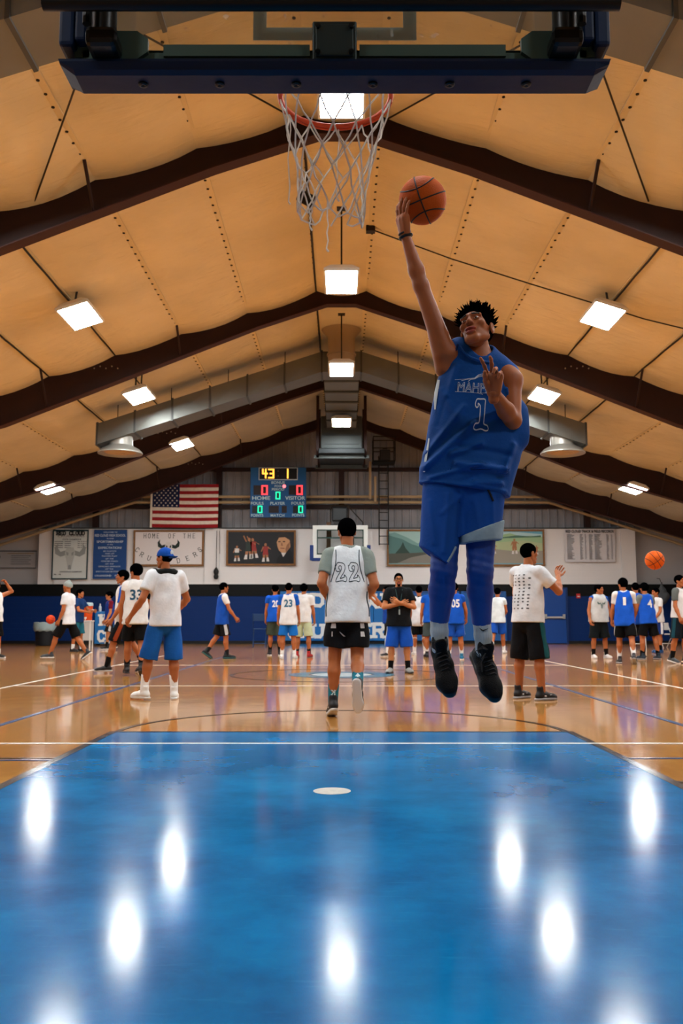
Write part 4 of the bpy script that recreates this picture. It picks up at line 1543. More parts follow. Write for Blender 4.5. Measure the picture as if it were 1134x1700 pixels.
chair(at(431, 1075, 31)[0], 31, math.pi, mat('chair_dark_blue', '10335c', 0.5), 'dark blue metal folding chair alone against the blue wall', high=True)
wht_m = mat('white_tube', 'c9c9c6', .4)
for i, px in enumerate((1060, 1086, 1112)):
    p = at(px, 1074, 30.5)
    chair(p[0], 30.5 + .2 * i, .2 * (i - 1), wht_m if i != 1 else blk_st, ['white folding chair behind the blue jerseys, nearest the door', 'black folding chair between two white ones at right', 'white folding chair below the hanging ball bag'][i], high=False)
p = at(1103, 1008, 35.2)
t = empty('ball_bag', (p[0], 35.4, p[2]), 'grey mesh ball bag hanging on the wall at the right', 'bag')
fld = Field((-.4, -.35, -.1), (.4, .35, 1.1), .03)
for c, r_ in (((0, 0, .3), .2), ((.12, 0, .42), .17), ((-.12, .02, .45), .17), ((.02, 0, .62), .15)):
    fld.ball(c, r_, .06)
fld.cone((0, 0, .65), (0, 0, .95), .08, .03, .08)
V, Fc = fld.mesh()
link_mesh('sack', np_mesh('sack', V, Fc, mat('mesh_bag_grey', '4d5154', .8, bump=.6, bscale=25)), t)
MB().tube([(0, 0, .9), (0, .2, 1.1), (0, .5, 1.12)], .012, 6).build('cord', rod_m, t)

# ============================================================ basketballs
ball_seam = mat('ball_seam', '17100c', 0.6)


def basketball(c, r, rot, color, label):
    t = empty('basketball', c, label, 'basketball')
    t.rotation_euler = rot
    bm = bmesh.new()
    bmesh.ops.create_uvsphere(bm, u_segments=48, v_segments=24, radius=r)
    me = bpy.data.meshes.new('ball_skin')
    bm.to_mesh(me)
    bm.free()
    me.polygons.foreach_set('use_smooth', [True] * len(me.polygons))
    me.materials.append(mat('ball_' + color, color, 0.68, var=.12, vscale=9, bump=.2, bscale=120, spec=.10))
    link_mesh('ball_skin', me, t)
    w = r * .032
    R = r * .996
    for pts in ([(R * math.cos(a), R * math.sin(a), 0) for a in np.linspace(0, 2 * math.pi, 48, endpoint=False)],
                [(0, R * math.cos(a), R * math.sin(a)) for a in np.linspace(0, 2 * math.pi, 48, endpoint=False)]):
        MB().tube(pts, w, 6, closed=True).build('seam', ball_seam, t)
    for s in (-1, 1):
        pts = []
        for a in np.linspace(0, 2 * math.pi, 48, endpoint=False):
            v = unit((math.cos(a) * .80, math.sin(a) * .80, s * (.58 + .14 * math.cos(2 * a))))
            pts.append(tuple(R * v))
        MB().tube(pts, w, 6, closed=True).build('seam', ball_seam, t)
    return t


BALL = at(701.5, 333, 4.42)
basketball(BALL, .119, (.43, -.28, -.30), 'a94c12', 'worn orange basketball on the jumping player\'s raised fingertips')
basketball(at(1087, 930, 11.9), .122, (.3, .9, .2), 'd9601c', 'bright orange basketball in mid air above the players at right')
basketball(at(84, 1028.5, 25), .119, (.3, .2, .9), 'c8401c', 'small red orange ball in the air above the trash can')

# ============================================================ near hoop
HX = -.025
hoop = empty('basketball_hoop', (HX, 3.2, 2.85), 'near basketball hoop seen from behind its blue padded glass backboard', 'hoop')
navy = mat('navy_backboard_pad', '041d3c', 0.5, bump=.05, bscale=20, spec=.2)
dsteel = mat('dark_teal_steel', '33463f', 0.5, 0.3)
black_pl = mat('black_steel_gloss', '0a0c0c', 0.35, 0.3)
BW = .915
# padding wraps the lower edge and corners (local z = 0 at 2.85 m)
pad = MB()
prof = [(-.06, .052), (-.112, .048), (-.115, .036), (-.105, .010), (-.085, .0), (.030, .0), (.045, .010), (.05, .03), (.05, .15), (.02, .15), (.02, .06)]
xs = [-BW - .075, -BW - .07, -BW - .02, BW + .02, BW + .07, BW + .075]
vs = []
n = len(prof)
for i, x in enumerate(xs):
    lift = {0: .046, 1: .030, 2: 0, 3: 0, 4: .030, 5: .046}[i]
    for (y, z) in prof:
        vs.append((x, y, max(z, lift) if z < .045 else z))
pad.add(vs, [(i * n + k, i * n + (k + 1) % n, (i + 1) * n + (k + 1) % n, (i + 1) * n + k) for i in range(5) for k in range(n)] + [tuple(range(n)), tuple(range(5 * n, 6 * n))])
pad.build('bottom_padding', navy, hoop)
for s in (-1, 1):
    x = s * (BW + .02)
    MB().box((min(x, x + s * .058), -.115, .10), (max(x, x + s * .058), .05, .62), None, .014).box((min(x - s * .045, x), -.115, .12), (max(x - s * .045, x), -.06, .62), None, .01).build('side_padding', navy, hoop)
holes = MB()
for k in range(6):
    x = -.70 + .28 * k
    holes.lathe([(.018, 0), (.018, .008), (.010, .010), (.001, .006)], (0, 0, 0), 12, Matrix.Translation((x, -.035, .001)) @ Matrix.Rotation(math.pi, 4, 'X'))
holes.build('bolt_recess', black_pl, hoop)
# glass and its steel frame
dirty = glass.copy()
dirty.name = 'dusty_backboard_glass'
nt = dirty.node_tree
base = [n_ for n_ in nt.nodes if n_.type == 'MIX_SHADER'][0]
df = nt.nodes.new('ShaderNodeBsdfDiffuse')
df.inputs[0].default_value = (.7, .72, .7, 1)
tc = nt.nodes.new('ShaderNodeTexCoord')
nz = nt.nodes.new('ShaderNodeTexNoise')
nz.inputs['Scale'].default_value = 26
nz.inputs['Detail'].default_value = 3
rp = nt.nodes.new('ShaderNodeValToRGB')
rp.color_ramp.elements[0].position = .66
rp.color_ramp.elements[1].position = .74
rp.color_ramp.elements[0].color = (.02, .02, .02, 1)
rp.color_ramp.elements[1].color = (.28, .28, .28, 1)
m2 = nt.nodes.new('ShaderNodeMixShader')
nt.links.new(tc.outputs['Object'], nz.inputs['Vector'])
nt.links.new(nz.outputs['Fac'], rp.inputs['Fac'])
nt.links.new(rp.outputs['Color'], m2.inputs[0])
nt.links.new(base.outputs[0], m2.inputs[1])
nt.links.new(df.outputs[0], m2.inputs[2])
nt.links.new(m2.outputs[0], nt.nodes['Material Output'].inputs[0])
[n_ for n_ in nt.nodes if n_.type == 'BSDF_TRANSPARENT'][0].inputs[0].default_value = (.86, .88, .86, 1)
MB().box((-BW + .02, -.006, .10), (BW - .02, .006, 1.10)).build('glass_pane', dirty, hoop)
MB().box((-BW, -.07, .045), (BW, -.062, .105)).box((-BW, -.07, .098), (BW, .012, .107)).build('lower_frame_angle', dsteel, hoop)
MB().box((-.62, -.082, .078), (-.09, -.071, .122)).build('frame_stiffener', dsteel, hoop)
MB().box((.09, -.082, .078), (.62, -.071, .122)).build('frame_stiffener', dsteel, hoop)
for s in (-1, 1):
    MB().box((s * BW - .03, -.07, .08), (s * BW + .03, .012, 1.12)).build('side_frame_angle', dsteel, hoop)
    MB().prism([(s * (BW - .03), .06), (s * (BW - .2), .06), (s * (BW - .24), .09), (s * (BW - .24), .14), (s * (BW - .2), .17), (s * (BW - .03), .17)], -.09, -.07).build('corner_gusset', dsteel, hoop)
MB().box((-BW, -.07, 1.08), (BW, .012, 1.14)).build('upper_frame_angle', dsteel, hoop)
# white target square on the glass face
tgt = mat('target_white', 'a9b7b0', 0.5)
MB().box((-.305, .008, .20), (.305, .012, .25)).box((-.305, .008, .25), (-.255, .012, .655)).box((.255, .008, .25), (.305, .012, .655)).box((-.305, .008, .655), (.305, .012, .70)).build('target_square', tgt, hoop)
# back plate of the rim
MB().box((-.080, -.11, .035), (.080, -.07, .195), None, .006).box((-.068, -.122, .055), (.068, -.108, .175), None, .004).build('rim_plate', mat('rim_plate_grey', '1c2726', 0.5, .4), hoop)
pb = MB()
for a in (-.06, .06):
    for b in (.165, .065):
        pb.lathe([(.010, 0), (.010, .010)], (0, 0, 0), 6, Matrix.Translation((a, -.122, b)) @ Matrix.Rotation(math.pi / 2, 4, 'X'))
pb.build('bolt', black_pl, hoop)
# support: crossbar, corner posts and rear arms
MB().tube([(-1.0, -.26, .155), (.98, -.26, .155)], .026, 10).build('cross_tube', black_pl, hoop, smooth=True)
for s in (-1, 1):
    x = s * .82
    MB().tube([(x, -.14, .10), (x, -.15, .80)], .045, 12).build('corner_post', black_pl, hoop, smooth=True)
    MB().tube([(x + s * .045, -.20, .12), (x + s * .045, -.22, .8)], .016, 8).build('lift_rod', black_pl, hoop, smooth=True)
    MB().box((x - .055, -.20, .05), (x + .055, -.08, .12), None, .02).build('post_foot', black_pl, hoop)
    MB().tube([(x, -.15, .78), (x * .7, -1.2, 1.9), (x * .6, -2.6, 5.3)], .05, 10).build('support_arm', black_pl, hoop, smooth=True)
    MB().tube([(x, -.1, .95), (x, .0, .95)], .03, 8).build('frame_bolt', black_pl, hoop)
# rim and net, rim 3.05 m above the floor
RZ, RY, RR = .20, .385, .2286
MB().tube([(RR * math.cos(a), RY + RR * math.sin(a), RZ) for a in np.linspace(0, 2 * math.pi, 48, endpoint=False)], .0115, 10, closed=True).build('rim', rimm, hoop, smooth=True)
MB().box((-.065, .012, .13), (.065, .03, .25)).prism([(-.06, .185), (.06, .185), (.06, .195), (-.06, .195)], .02, .17).tube([(-.08, .03, .15), (-.10, RY - .2, RZ - .006)], .008, 6).tube([(.08, .03, .15), (.10, RY - .2, RZ - .006)], .008, 6).build('rim_bracket', rimm, hoop)
MB().tube([((RR + .004) * math.cos(a), RY + (RR + .004) * math.sin(a), RZ - .014) for a in np.linspace(.1, math.pi - .1, 24)], .004, 6).build('ring_wire', rimm, hoop)
NR = 12
rng = random.Random(5)
rows_r = [.228, .205, .182, .160, .146, .138, .136]
rows_z = [0, .095, .185, .27, .35, .425, .495]
node = {}
for j in range(7):
    for k in range(NR):
        a = 2 * math.pi * (k + .5 * (j % 2)) / NR
        low = .06 * max(0, math.sin(a - 3.9)) * (j / 6) ** 2
        r_ = rows_r[j] + rng.uniform(-.006, .006) * (j > 0)
        node[(j, k)] = (r_ * math.cos(a) - .02 * (j / 6), RY + r_ * math.sin(a) - .01 * j / 6, RZ - .012 - rows_z[j] * 1.0 - low + rng.uniform(-.008, .008) * (j > 0))
cord = mat('net_cord', 'dedbd2', 0.8, bump=.3, bscale=200)
net = MB()
knots = MB()
skip = {(3, 2), (3, 3), (4, 2), (4, 3), (4, 9), (5, 2), (5, 3)}


def cordline(a, b, sag=.01):
    a, b = np.array(a), np.array(b)
    m_ = (a + b) / 2 + np.array([rng.uniform(-.006, .006), rng.uniform(-.006, .006), -sag * rng.random()])
    net.tube([a, m_, b], .0036, 5, caps=False)


for j in range(6):
    for k in range(NR):
        for d_ in (0, 1):
            kk = (k + d_ - (1 if j % 2 == 0 else 0)) % NR if j % 2 == 0 else (k + d_) % NR
            if (j, k) in skip and d_ == 0:
                continue
            cordline(node[(j, k)], node[(j + 1, kk)])
        if j > 0 and (j, k) not in skip:
            p_ = node[(j, k)]
            knots.lathe([(.001, -.006), (.0055, 0), (.001, .006)], p_, 6)
for k in range(NR):
    a, b = node[(6, k)], node[(6, (k + 1) % NR)]
    if k in (2, 3):
        continue
    cordline(a, b, .05)
# frayed hanging strands
for (px, py0, py1, Y) in ((481, 192, 335, 3.72), (544, 335, 413, 3.42), (562, 215, 330, 3.80), (517, 345, 378, 3.45)):
    p0, p1 = at(px, py0, Y), at(px - 2, py1, Y)
    o_ = np.array([HX, 3.2, 2.85])
    net.tube([p0 - o_ + np.array([rng.uniform(-.006, .006), 0, 0]) * (i_ % 2) + (p1 - p0) * i_ / 6 for i_ in range(7)], .0028, 5)
    net.tube([p1 - o_, p1 - o_ + np.array([.008, 0, -.012])], .004, 5)
net_o = net.build('net', cord, hoop, smooth=True)
tag(net_o, kind='stuff')
tag(knots.build('net_knot', cord, net_o, smooth=True), kind='stuff')

# ============================================================ people
SKIN = {}


def skin_mats(tone):
    c = {'a': 'a05c32', 'b': 'b07044', 'c': '985831'}[tone]
    return [mat('skin_' + tone, c, 0.52, var=.08, vscale=14, sss=.05, bump=.04, bscale=150), mat('lips_' + tone, {'a': '9a4c3c', 'b': 'a5584a', 'c': '98473a'}[tone], .4),
            mat('brow_hair', '120d0b', .8), mat('dark_eye', '1a1210', .2), mat('eye_white', 'd9d0c6', .25)]


hair_m = mat('black_hair', '030304', 0.8, bump=.5, bscale=220, spec=.0)


def head_field(h, f=None, M=None, mouth_open=0.0):
    """face looks along +Y, crown +Z, origin mid head"""
    F = Field((-.12, -.14, -.16), (.12, .16, .16), h)
    F.ell((0, -.014, .032), (.075, .098, .086), .02)
    F.ell((0, .024, -.038), (.055, .062, .068), .03)
    F.cone((-.014, .066, -.097), (.014, .066, -.097), .017, .017, .02)
    F.cone((-.050, -.004, -.052), (-.016, .060, -.094), .016, .015, .02)
    F.cone((.050, -.004, -.052), (.016, .060, -.094), .016, .015, .02)
    for s in (-1, 1):
        F.ball((s * .046, .060, -.010), .018, .02)
        F.cone((s * .012, .087, .034), (s * .046, .071, .034), .0115, .010, .012)
    F.cone((0, .080, .030), (0, .102, -.016), .0085, .0125, .014)
    for s in (-1, 1):
        F.ball((s * .012, .093, -.020), .0085, .008)
    for s in (-1, 1):
        F.ell((s * .032, .096, .010), (.021, .018, .012), .010, op='cut')
        F.ell((s * .032, .0735, .010), (.0155, .0140, .0110), .003)
    F.ell((0, .085, -.051), (.030, .015, .0095), .004)
    F.ell((0, .083, -.065 - mouth_open), (.026, .015, .0105), .004)
    if mouth_open:
        F.ell((0, .098, -.0575 - mouth_open / 2), (.019, .014, .004 + mouth_open / 2), .003, op='cut')
    else:
        F.ell((0, .101, -.0570), (.022, .008, .0022), .003, op='cut')
    for s in (-1, 1):
        F.ball((s * .007, .099, -.0275), .0045, .003, op='cut')
        F.ell((s * .079, -.012, -.004), (.009, .021, .032), .008)
        F.ell((s * .088, -.006, -.002), (.008, .012, .020), .006, op='cut')
    V, Fc = F.mesh()
    C = V[Fc].mean(1)
    x, y, z = np.abs(C[:, 0]), C[:, 1], C[:, 2]
    mi = np.zeros(len(Fc), int)
    mi[(y > .078) & (((C[:, 0] / .030) ** 2 + ((z + .0575 + mouth_open / 2) / (.016 + mouth_open / 2)) ** 2) < 1)] = 1
    mi[(y > .05) & (x > .014) & (x < .050) & (np.abs(z - (.033 + .1 * (x - .014) - 4.2 * np.maximum(0, x - .036) ** 2 * 3)) < .0055)] = 2
    ex = ((x - .032) / .0115) ** 2 + ((z - .010) / .0052) ** 2
    mi[(y > .07) & (ex < 1)] = 4
    mi[(y > .07) & (((x - .032) / .0062) ** 2 + ((z - .010) / .0062) ** 2 < 1) & (ex < 1.1)] = 3
    return V, Fc, mi


def hair_field(h, kind='short'):
    F = Field((-.14, -.17, -.14), (.14, .15, .19), h)
    if kind == 'beanie':
        F.ell((0, -.016, .036), (.089, .110, .100), .02)
        F.plane((0, 0, .015), (0, .28, -.96))
        F.cone((0, -.03, .13), (0, -.04, .14), .03, .02, .04)
    elif kind == 'cap':
        F.ell((0, -.014, .034), (.086, .108, .098), .02)
        F.plane((0, 0, .022), (0, .1, -.99))
        F.cone((-.035, -.10, .024), (.035, -.10, .024), .030, .030, .01, ((0, 0, 1), .2))
        F.cone((-.030, -.135, .006), (.030, -.135, .006), .040, .040, .01, ((0, .35, .94), .16))
        F.ball((0, -.014, .133), .008, .004)
    else:
        e = {'short': .011, 'buzz': .006, 'thick': .022, 'mop': .028}[kind]
        F.ell((0, -.016, .034), (.076 + e, .099 + e, .088 + e), .01)
        F.ell((0, .085, -.045), (.085, .082, .108), .016, op='cut')
        F.ell((0, .11, .010), (.064, .052, .062 if kind != 'mop' else .045), .014, op='cut')
        for s in (-1, 1):
            F.ell((s * .085, .012, -.035), (.030, .045, .045), .01, op='cut')
        F.plane((0, 0, -.062 if kind != 'mop' else -.075), (0, .25, -.97))
        X, Y, Z = F.all()
        F.D += (.0035 * np.sin(X * 240 + Z * 60) * np.sin(Y * 210 + 1) * np.sin(Z * 190 + X * 50)).astype(np.float32) * (1 if kind != 'buzz' else .3)
    return F.mesh()


def hand_prims(curl=(25, 30, 32, 35), bend=(25, 30, 35, 40), spread=(-.28, -.08, .09, .26), thumb=(.75, .35), s=1.0):
    """left-hand pattern: wrist at 0, fingers along +Z, palm faces +Y, thumb on +X; list of cones"""
    pr = [((-.012, 0, .0), (-.022, 0, .075), .020, .022), ((.012, 0, .0), (.022, 0, .075), .021, .021), ((0, .002, .02), (0, .002, .07), .024, .026)]
    ln = (.042, .027, .021), (.046, .030, .022), (.042, .028, .021), (.033, .021, .018)
    for i in range(4):
        bx = .032 - .0215 * i
        p = np.array([bx, 0, .088 - (.004 if i in (0, 2) else 0) - (.010 if i == 3 else 0)])
        r = (.0093, .0096, .0092, .0080)[i]
        lat = -spread[i]
        ang = math.radians(curl[i])
        pr.append(((bx * .55, 0, .03), tuple(p), .013, r + .001))
        for j in range(3):
            d = np.array([math.sin(lat) * math.cos(ang), math.sin(ang), math.cos(lat) * math.cos(ang)])
            q = p + d * ln[i][j]
            pr.append((tuple(p), tuple(q), r, r * .90))
            p, r = q, r * .90
            ang += math.radians(bend[i])
    p = np.array([.022, .008, .022])
    d = unit((math.sin(thumb[0]), math.sin(thumb[1]), math.cos(thumb[0])))
    q = p + d * .045
    pr.append((tuple(p), tuple(q), .016, .0125))
    d2 = unit(d + np.array([-.25, .25, .25]))
    q2 = q + d2 * .032
    pr.append((tuple(q), tuple(q2), .0118, .0105))
    pr.append((tuple(q2), tuple(q2 + unit(d2 + np.array([-.1, .15, .1])) * .024), .0105, .0085))
    return [(np.array(a) * s, np.array(b) * s, ra * s, rb * s) for a, b, ra, rb in pr]


def hand_mesh(h, **kw):
    F = Field((-.09, -.06, -.05), (.11, .12, .22), h)
    F.cone((0, 0, -.04), (0, 0, .02), .024, .024, .02, ((0, 1, 0), .8))
    for a, b, ra, rb in hand_prims(**kw):
        F.cone(a, b, max(ra, .0085), max(rb, .0078), .006)
    return F.mesh()


def shoe_fields(h, high=True):
    """ankle above the origin, toe along +Y, sole at z=0"""
    F = Field((-.08, -.13, -.01), (.08, .25, .20), h)
    F.cone((0, -.055, .050), (0, .05, .055), .038, .041, .03)
    F.cone((0, .05, .050), (.004, .135, .038), .043, .046, .03, ((0, 0, 1), .8))
    F.cone((.004, .13, .034), (.002, .175, .030), .045, .036, .03, ((0, 0, 1), .75))
    F.cone((0, -.022, .07), (0, -.030, .135 if high else .095), .040, .040, .03)
    F.cone((0, .02, .10), (0, .00, .160 if high else .115), .022, .024, .02, ((0, 1, 0), .5))
    F.cone((0, -.035, .155 if high else .115), (0, -.035, .20), .026, .03, .008, None, (), 'cut')
    F.plane((0, 0, .012), (0, 0, -1))
    up = F.mesh()
    S = Field((-.08, -.13, -.02), (.08, .25, .07), h)
    S.cone((0, -.065, .016), (0, .02, .016), .040, .036, .02)
    S.cone((0, .02, .016), (.004, .13, .016), .038, .049, .02)
    S.cone((.004, .13, .016), (.002, .178, .020), .049, .036, .02)
    S.plane((0, 0, 0), (0, 0, -1)).plane((0, 0, .030), (0, -.06, 1))
    return up, S.mesh()


TPL_HEAD = head_field(.0042)
TPL_HAIR = {k: hair_field(.0075, k) for k in ('short', 'buzz', 'thick', 'mop', 'beanie', 'cap')}
TPL_HAND = hand_mesh(.0058)
TPL_UP, TPL_SOLE = shoe_fields(.008)


def frame(o, x, y, z, s=1.0):
    """3x3 columns + origin"""
    return np.stack([unit(x), unit(y), unit(z)], 1) * s, np.asarray(o, float)


def xf(V, fr):
    return V @ fr[0].T + fr[1]


def project_text(name, s, m, parent, bvh, org, right, up, ray, w, h, lift=.004, bold=.02, outline=0.0, font=None):
    """lettering laid on a garment: flat lettering pushed along ray until it meets the cloth"""
    bm = fit(text_geo(s, 1.0, bold, outline) if font is None else font(), w, h)
    bmesh.ops.triangulate(bm, faces=bm.faces)
    for _ in range(4):
        es = [e for e in bm.edges if e.calc_length() > max(.025, h * .14)]
        if not es:
            break
        bmesh.ops.subdivide_edges(bm, edges=es, cuts=1)
        bmesh.ops.triangulate(bm, faces=bm.faces)
    org, right, up, ray = (np.asarray(q, float) for q in (org, right, up, ray))
    base = Vector(parent.location) if parent.parent is None else Vector(parent.parent.location)
    for v in bm.verts:
        p = org + right * v.co.x + up * v.co.y
        hit = bvh.ray_cast(Vector(p), Vector(ray), 2.0)
        q = np.array(hit[0]) - ray * (lift + v.co.z * .5) if hit[0] is not None else p + ray * 0.3
        v.co = Vector(q) - base
    me = bpy.data.meshes.new(name)
    bm.to_mesh(me)
    bm.free()
    me.materials.append(m)
    return link_mesh(name, me, parent)


def emblem():
    bm = bmesh.new()
    for sg in (-1, 1):
        for pl in (((.12, .3), (.5, .2), (.8, .45), (.95, .4), (.8, .0), (.45, -.05), (.15, .08)), ((.03, .1), (.25, .0), (.18, -.5), (.08, -.8), (.03, -.8))):
            bm.faces.new([bm.verts.new((sg * x, y, 0)) for x, y in pl])
    return bm


def rot_axis(v, axis, deg):
    return np.array(Matrix.Rotation(math.radians(deg), 3, Vector(axis)) @ Vector(v))


def person(px, Y, H, heading, label, legs=((4, 3, 3), (-4, 3, 3)), arms=((4, 8, 15), (4, 8, 15)), lean=2, turn=0, nod=0, build=1.0, tone='a', hair='short', hair_col=None,
           shirt=('tank', 'd8d8d8'), under=None, shorts=('141416', .94), stripe=None, socks=('e0e0dc', .12), shoes=('141416', 'd8d8d4'), number=None, hem=.10, toes=0, plantar=(0, 0), h=.0135,
           hands_curl=None, extras=None):
    s = H / 1.78
    th = math.radians(heading)
    f = np.array([math.sin(th), -math.cos(th), 0.0])
    l = np.array([math.cos(th), math.sin(th), 0.0])
    z = np.array([0, 0, 1.0])
    base = np.array([at(px, 1000, Y)[0], Y, 0.0])
    P = base + z * .93 * s
    J = {}
    feet = []
    for i, sg in ((0, 1), (1, -1)):
        hf, ab, kf = legs[i]
        hip = P + l * sg * .088 * s - z * .0 * s
        d = rot_axis(rot_axis(-z, l, -hf), f, -sg * ab) if False else None
        a = math.radians(hf)
        b = math.radians(ab)
        d = -z * math.cos(a) * math.cos(b) + f * math.sin(a) + l * sg * math.sin(b)
        d = unit(d)
        kn = hip + d * .435 * s
        c = math.radians(hf - kf)
        d2 = unit(-z * math.cos(c) * math.cos(b * .5) + f * math.sin(c) + l * sg * math.sin(b * .5))
        an = kn + d2 * .42 * s
        phi = max(0, (kf - hf)) + plantar[i]
        if kf - hf < 12 and not plantar[i]:
            phi = 0
        out = math.radians(8 + toes)
        fw = f * math.cos(out) + l * sg * math.sin(out)
        ph = math.radians(phi)
        tv = unit(fw * math.cos(ph) - z * math.sin(ph))
        uv = unit(z * math.cos(ph) + fw * math.sin(ph))
        J[i] = dict(hip=hip, kn=kn, an=an, t=tv, u=uv)
        lowest = min((an - uv * .085 * s - tv * .09 * s)[2], (an - uv * .085 * s + tv * .165 * s)[2], (an - uv * .085 * s)[2])
        feet.append(lowest)
    dz = -min(feet)
    P = P + z * dz
    for i in J:
        for k in ('hip', 'kn', 'an'):
            J[i][k] = J[i][k] + z * dz
    a = math.radians(lean)
    sp = z * math.cos(a) + f * math.sin(a)
    fr_ = f * math.cos(a) - z * math.sin(a)
    S = P + sp * .50 * s
    N = P + sp * .565 * s
    ya = th + math.radians(turn)
    hf_ = np.array([math.sin(ya), -math.cos(ya), 0.0])
    nd = math.radians(nod)
    hfw = unit(hf_ * math.cos(nd) - z * math.sin(nd))
    hl = unit(np.cross(hfw, z)) * -1
    hup = unit(np.cross(hfw, hl)) * 1.0
    if hup[2] < 0:
        hup = -hup
    HC = N + sp * .155 * s + hf_ * .028 * s - f * .01
    hx = np.cross(hfw, hup)
    hfr = frame(HC, hx, hfw, hup, s)
    for i, sg in ((0, 1), (1, -1)):
        sh = S + l * sg * .175 * s * (.85 + .15 * build)
        A = arms[i]
        if A[0] == 'pos':      # elbow and wrist given as (forward, outward, up) from the shoulder, in body sizes
            e = sh + s * (f * A[1][0] + l * sg * A[1][1] + z * A[1][2])
            w = sh + s * (f * A[2][0] + l * sg * A[2][1] + z * A[2][2])
        else:
            fl, ab, eb = A[:3]
            a1, b1 = math.radians(fl), math.radians(ab)
            u = unit(-z * math.cos(a1) * math.cos(b1) + f * math.sin(a1) + l * sg * math.sin(b1))
            e = sh + u * .30 * s
            inw = math.radians(A[3] if len(A) > 3 else 20)
            bd = f * math.cos(inw) - l * sg * math.sin(inw)
            bd = unit(bd - u * (bd @ u)) if abs(bd @ u) < .95 else unit(z)
            fo = unit(u * math.cos(math.radians(eb)) + bd * math.sin(math.radians(eb)))
            w = e + fo * .255 * s
        J[i].update(sh=sh, el=e, wr=w)
    root = empty('person', base, label, 'person')

    def loc(V):
        return V - base
    pts = np.array([HC, P] + [J[i][k] for i in J for k in ('hip', 'kn', 'an', 'sh', 'el', 'wr')])
    lo, hi = pts.min(0) - .2 * s, pts.max(0) + .2 * s
    lo[2] = min(lo[2], 0) - .03
    # body
    F = Field(lo, hi, h)
    bw = build
    F.cone(P - sp * .03 * s, P + sp * .20 * s, .150 * s * bw, .135 * s * bw, .05, (fr_, .70))
    F.cone(P + sp * .20 * s, P + sp * .40 * s, .135 * s * bw, .158 * s * bw, .05, (fr_, .66))
    F.cone(J[0]['sh'] - l * .04 * s, J[1]['sh'] + l * .04 * s, .060 * s, .060 * s, .05)
    F.cone(N - sp * .05 * s, HC - hup * .05 * s - hfw * .015 * s, .058 * s, .052 * s, .03)
    for i in J:
        j = J[i]
        F.cone(j['sh'], j['el'], .054 * s * (.6 + .4 * bw), .041 * s, .03)
        m_ = j['el'] + (j['wr'] - j['el']) * .35
        F.cone(j['el'], m_, .040 * s, .041 * s, .02)
        F.cone(m_, j['wr'], .041 * s, .027 * s, .02)
        F.cone(j['hip'], j['kn'], .088 * s * (.5 + .5 * bw), .058 * s, .03)
        m_ = j['kn'] + (j['an'] - j['kn']) * .32 - f * .012 * s
        F.cone(j['kn'], m_, .054 * s, .058 * s, .02)
        F.cone(m_, j['an'], .056 * s, .038 * s, .02)
    parts = [F.mesh() + (None,)]
    V, Fc, mi = TPL_HEAD
    parts.append((xf(V, hfr), Fc, mi))
    for i, sg in ((0, 1), (1, -1)):
        j = J[i]
        d = unit(j['wr'] - j['el'])
        pn = -l * sg - d * ((-l * sg) @ d)      # palm towards the body
        if np.linalg.norm(pn) < .2:
            pn = -f - d * (-f @ d)
        pn = unit(pn)
        if hands_curl and hands_curl.get(i) is not None:
            pn = unit(np.array(hands_curl[i], float) - d * (np.array(hands_curl[i], float) @ d))
        tx = np.cross(pn, d)
        if tx @ (f + .3 * z) < 0:
            tx = -tx
        V, Fc = TPL_HAND
        fl = np.cross(tx, pn) @ d < 0
        parts.append((xf(V, (np.stack([tx, pn, d], 1) * s, j['wr'] - d * .004)), Fc[:, ::-1] if fl else Fc, None))
    V, Fc, mi = merge_meshes(parts)
    link_mesh('body', np_mesh('body', loc(V), Fc, skin_mats(tone), mi), root)
    # hair or hat
    if hair:
        hm = hair_m if hair not in ('beanie', 'cap') else fabric(hair_col)
        V, Fc = TPL_HAIR[hair]
        o = link_mesh({'beanie': 'beanie', 'cap': 'cap'}.get(hair, 'hair'), np_mesh('hair', loc(xf(V, hfr)), Fc, hm), root)
        if hair == 'cap':
            V, Fc = TPL_HAIR['buzz']
            link_mesh('hair', np_mesh('hair', loc(xf(V, hfr)), Fc, hair_m), root)
    rng = np.random.default_rng(int(px * 7 + Y * 13))
    phs = rng.uniform(0, 6, 6)

    def folds(F, amp=.006):
        X, Yy, Z = F.all()
        F.D += (amp * np.sin((X * l[0] + Yy * l[1]) * 14 + Z * 17 + phs[0]) * np.sin(Z * 9 + phs[1] + Yy * 8) + amp * .7 * np.sin(X * 30 - Z * 21 + phs[2] + Yy * 24)).astype(np.float32)

    def shirt_mesh(sleeve, loose, hemz, r_extra, cutneck=.075, strap=.105):
        F = Field(lo, hi, h)
        R = (.157 + loose) * s * bw
        F.cone(P - sp * .10 * s, P + sp * .16 * s, R * 1.14, R * .99, .05, (fr_, .76))
        F.cone(P + sp * .16 * s, P + sp * .40 * s, R * .97, (.165 + loose * .5) * s * bw, .05, (fr_, .72))
        w_ = strap if not sleeve else .15
        F.cone(S + sp * .01 * s + l * w_ * s, S + sp * .01 * s - l * w_ * s, .066 * s, .066 * s, .05)
        F.cone(N - sp * .05 * s, N - sp * .01 * s, .085 * s, .07 * s, .04)
        if sleeve:
            for i in J:
                j = J[i]
                d = unit(j['el'] - j['sh'])
                q = j['sh'] + d * sleeve * .30 * s
                F.cone(j['sh'], q + d * .05, .070 * s + r_extra, .066 * s + r_extra, .03, None, [(q, d)])
        folds(F)
        F.plane(P - sp * hemz * s, -sp)
        F.cone(N - sp * .005 * s, N + sp * .2 * s, cutneck * .82 * s, cutneck * s, .01, op='cut')
        return F.mesh()

    if under:
        V, Fc = shirt_mesh(under[1], .0, .02, -.004, .066)
        link_mesh('undershirt', np_mesh('undershirt', loc(V), Fc, fabric(under[0])), root)
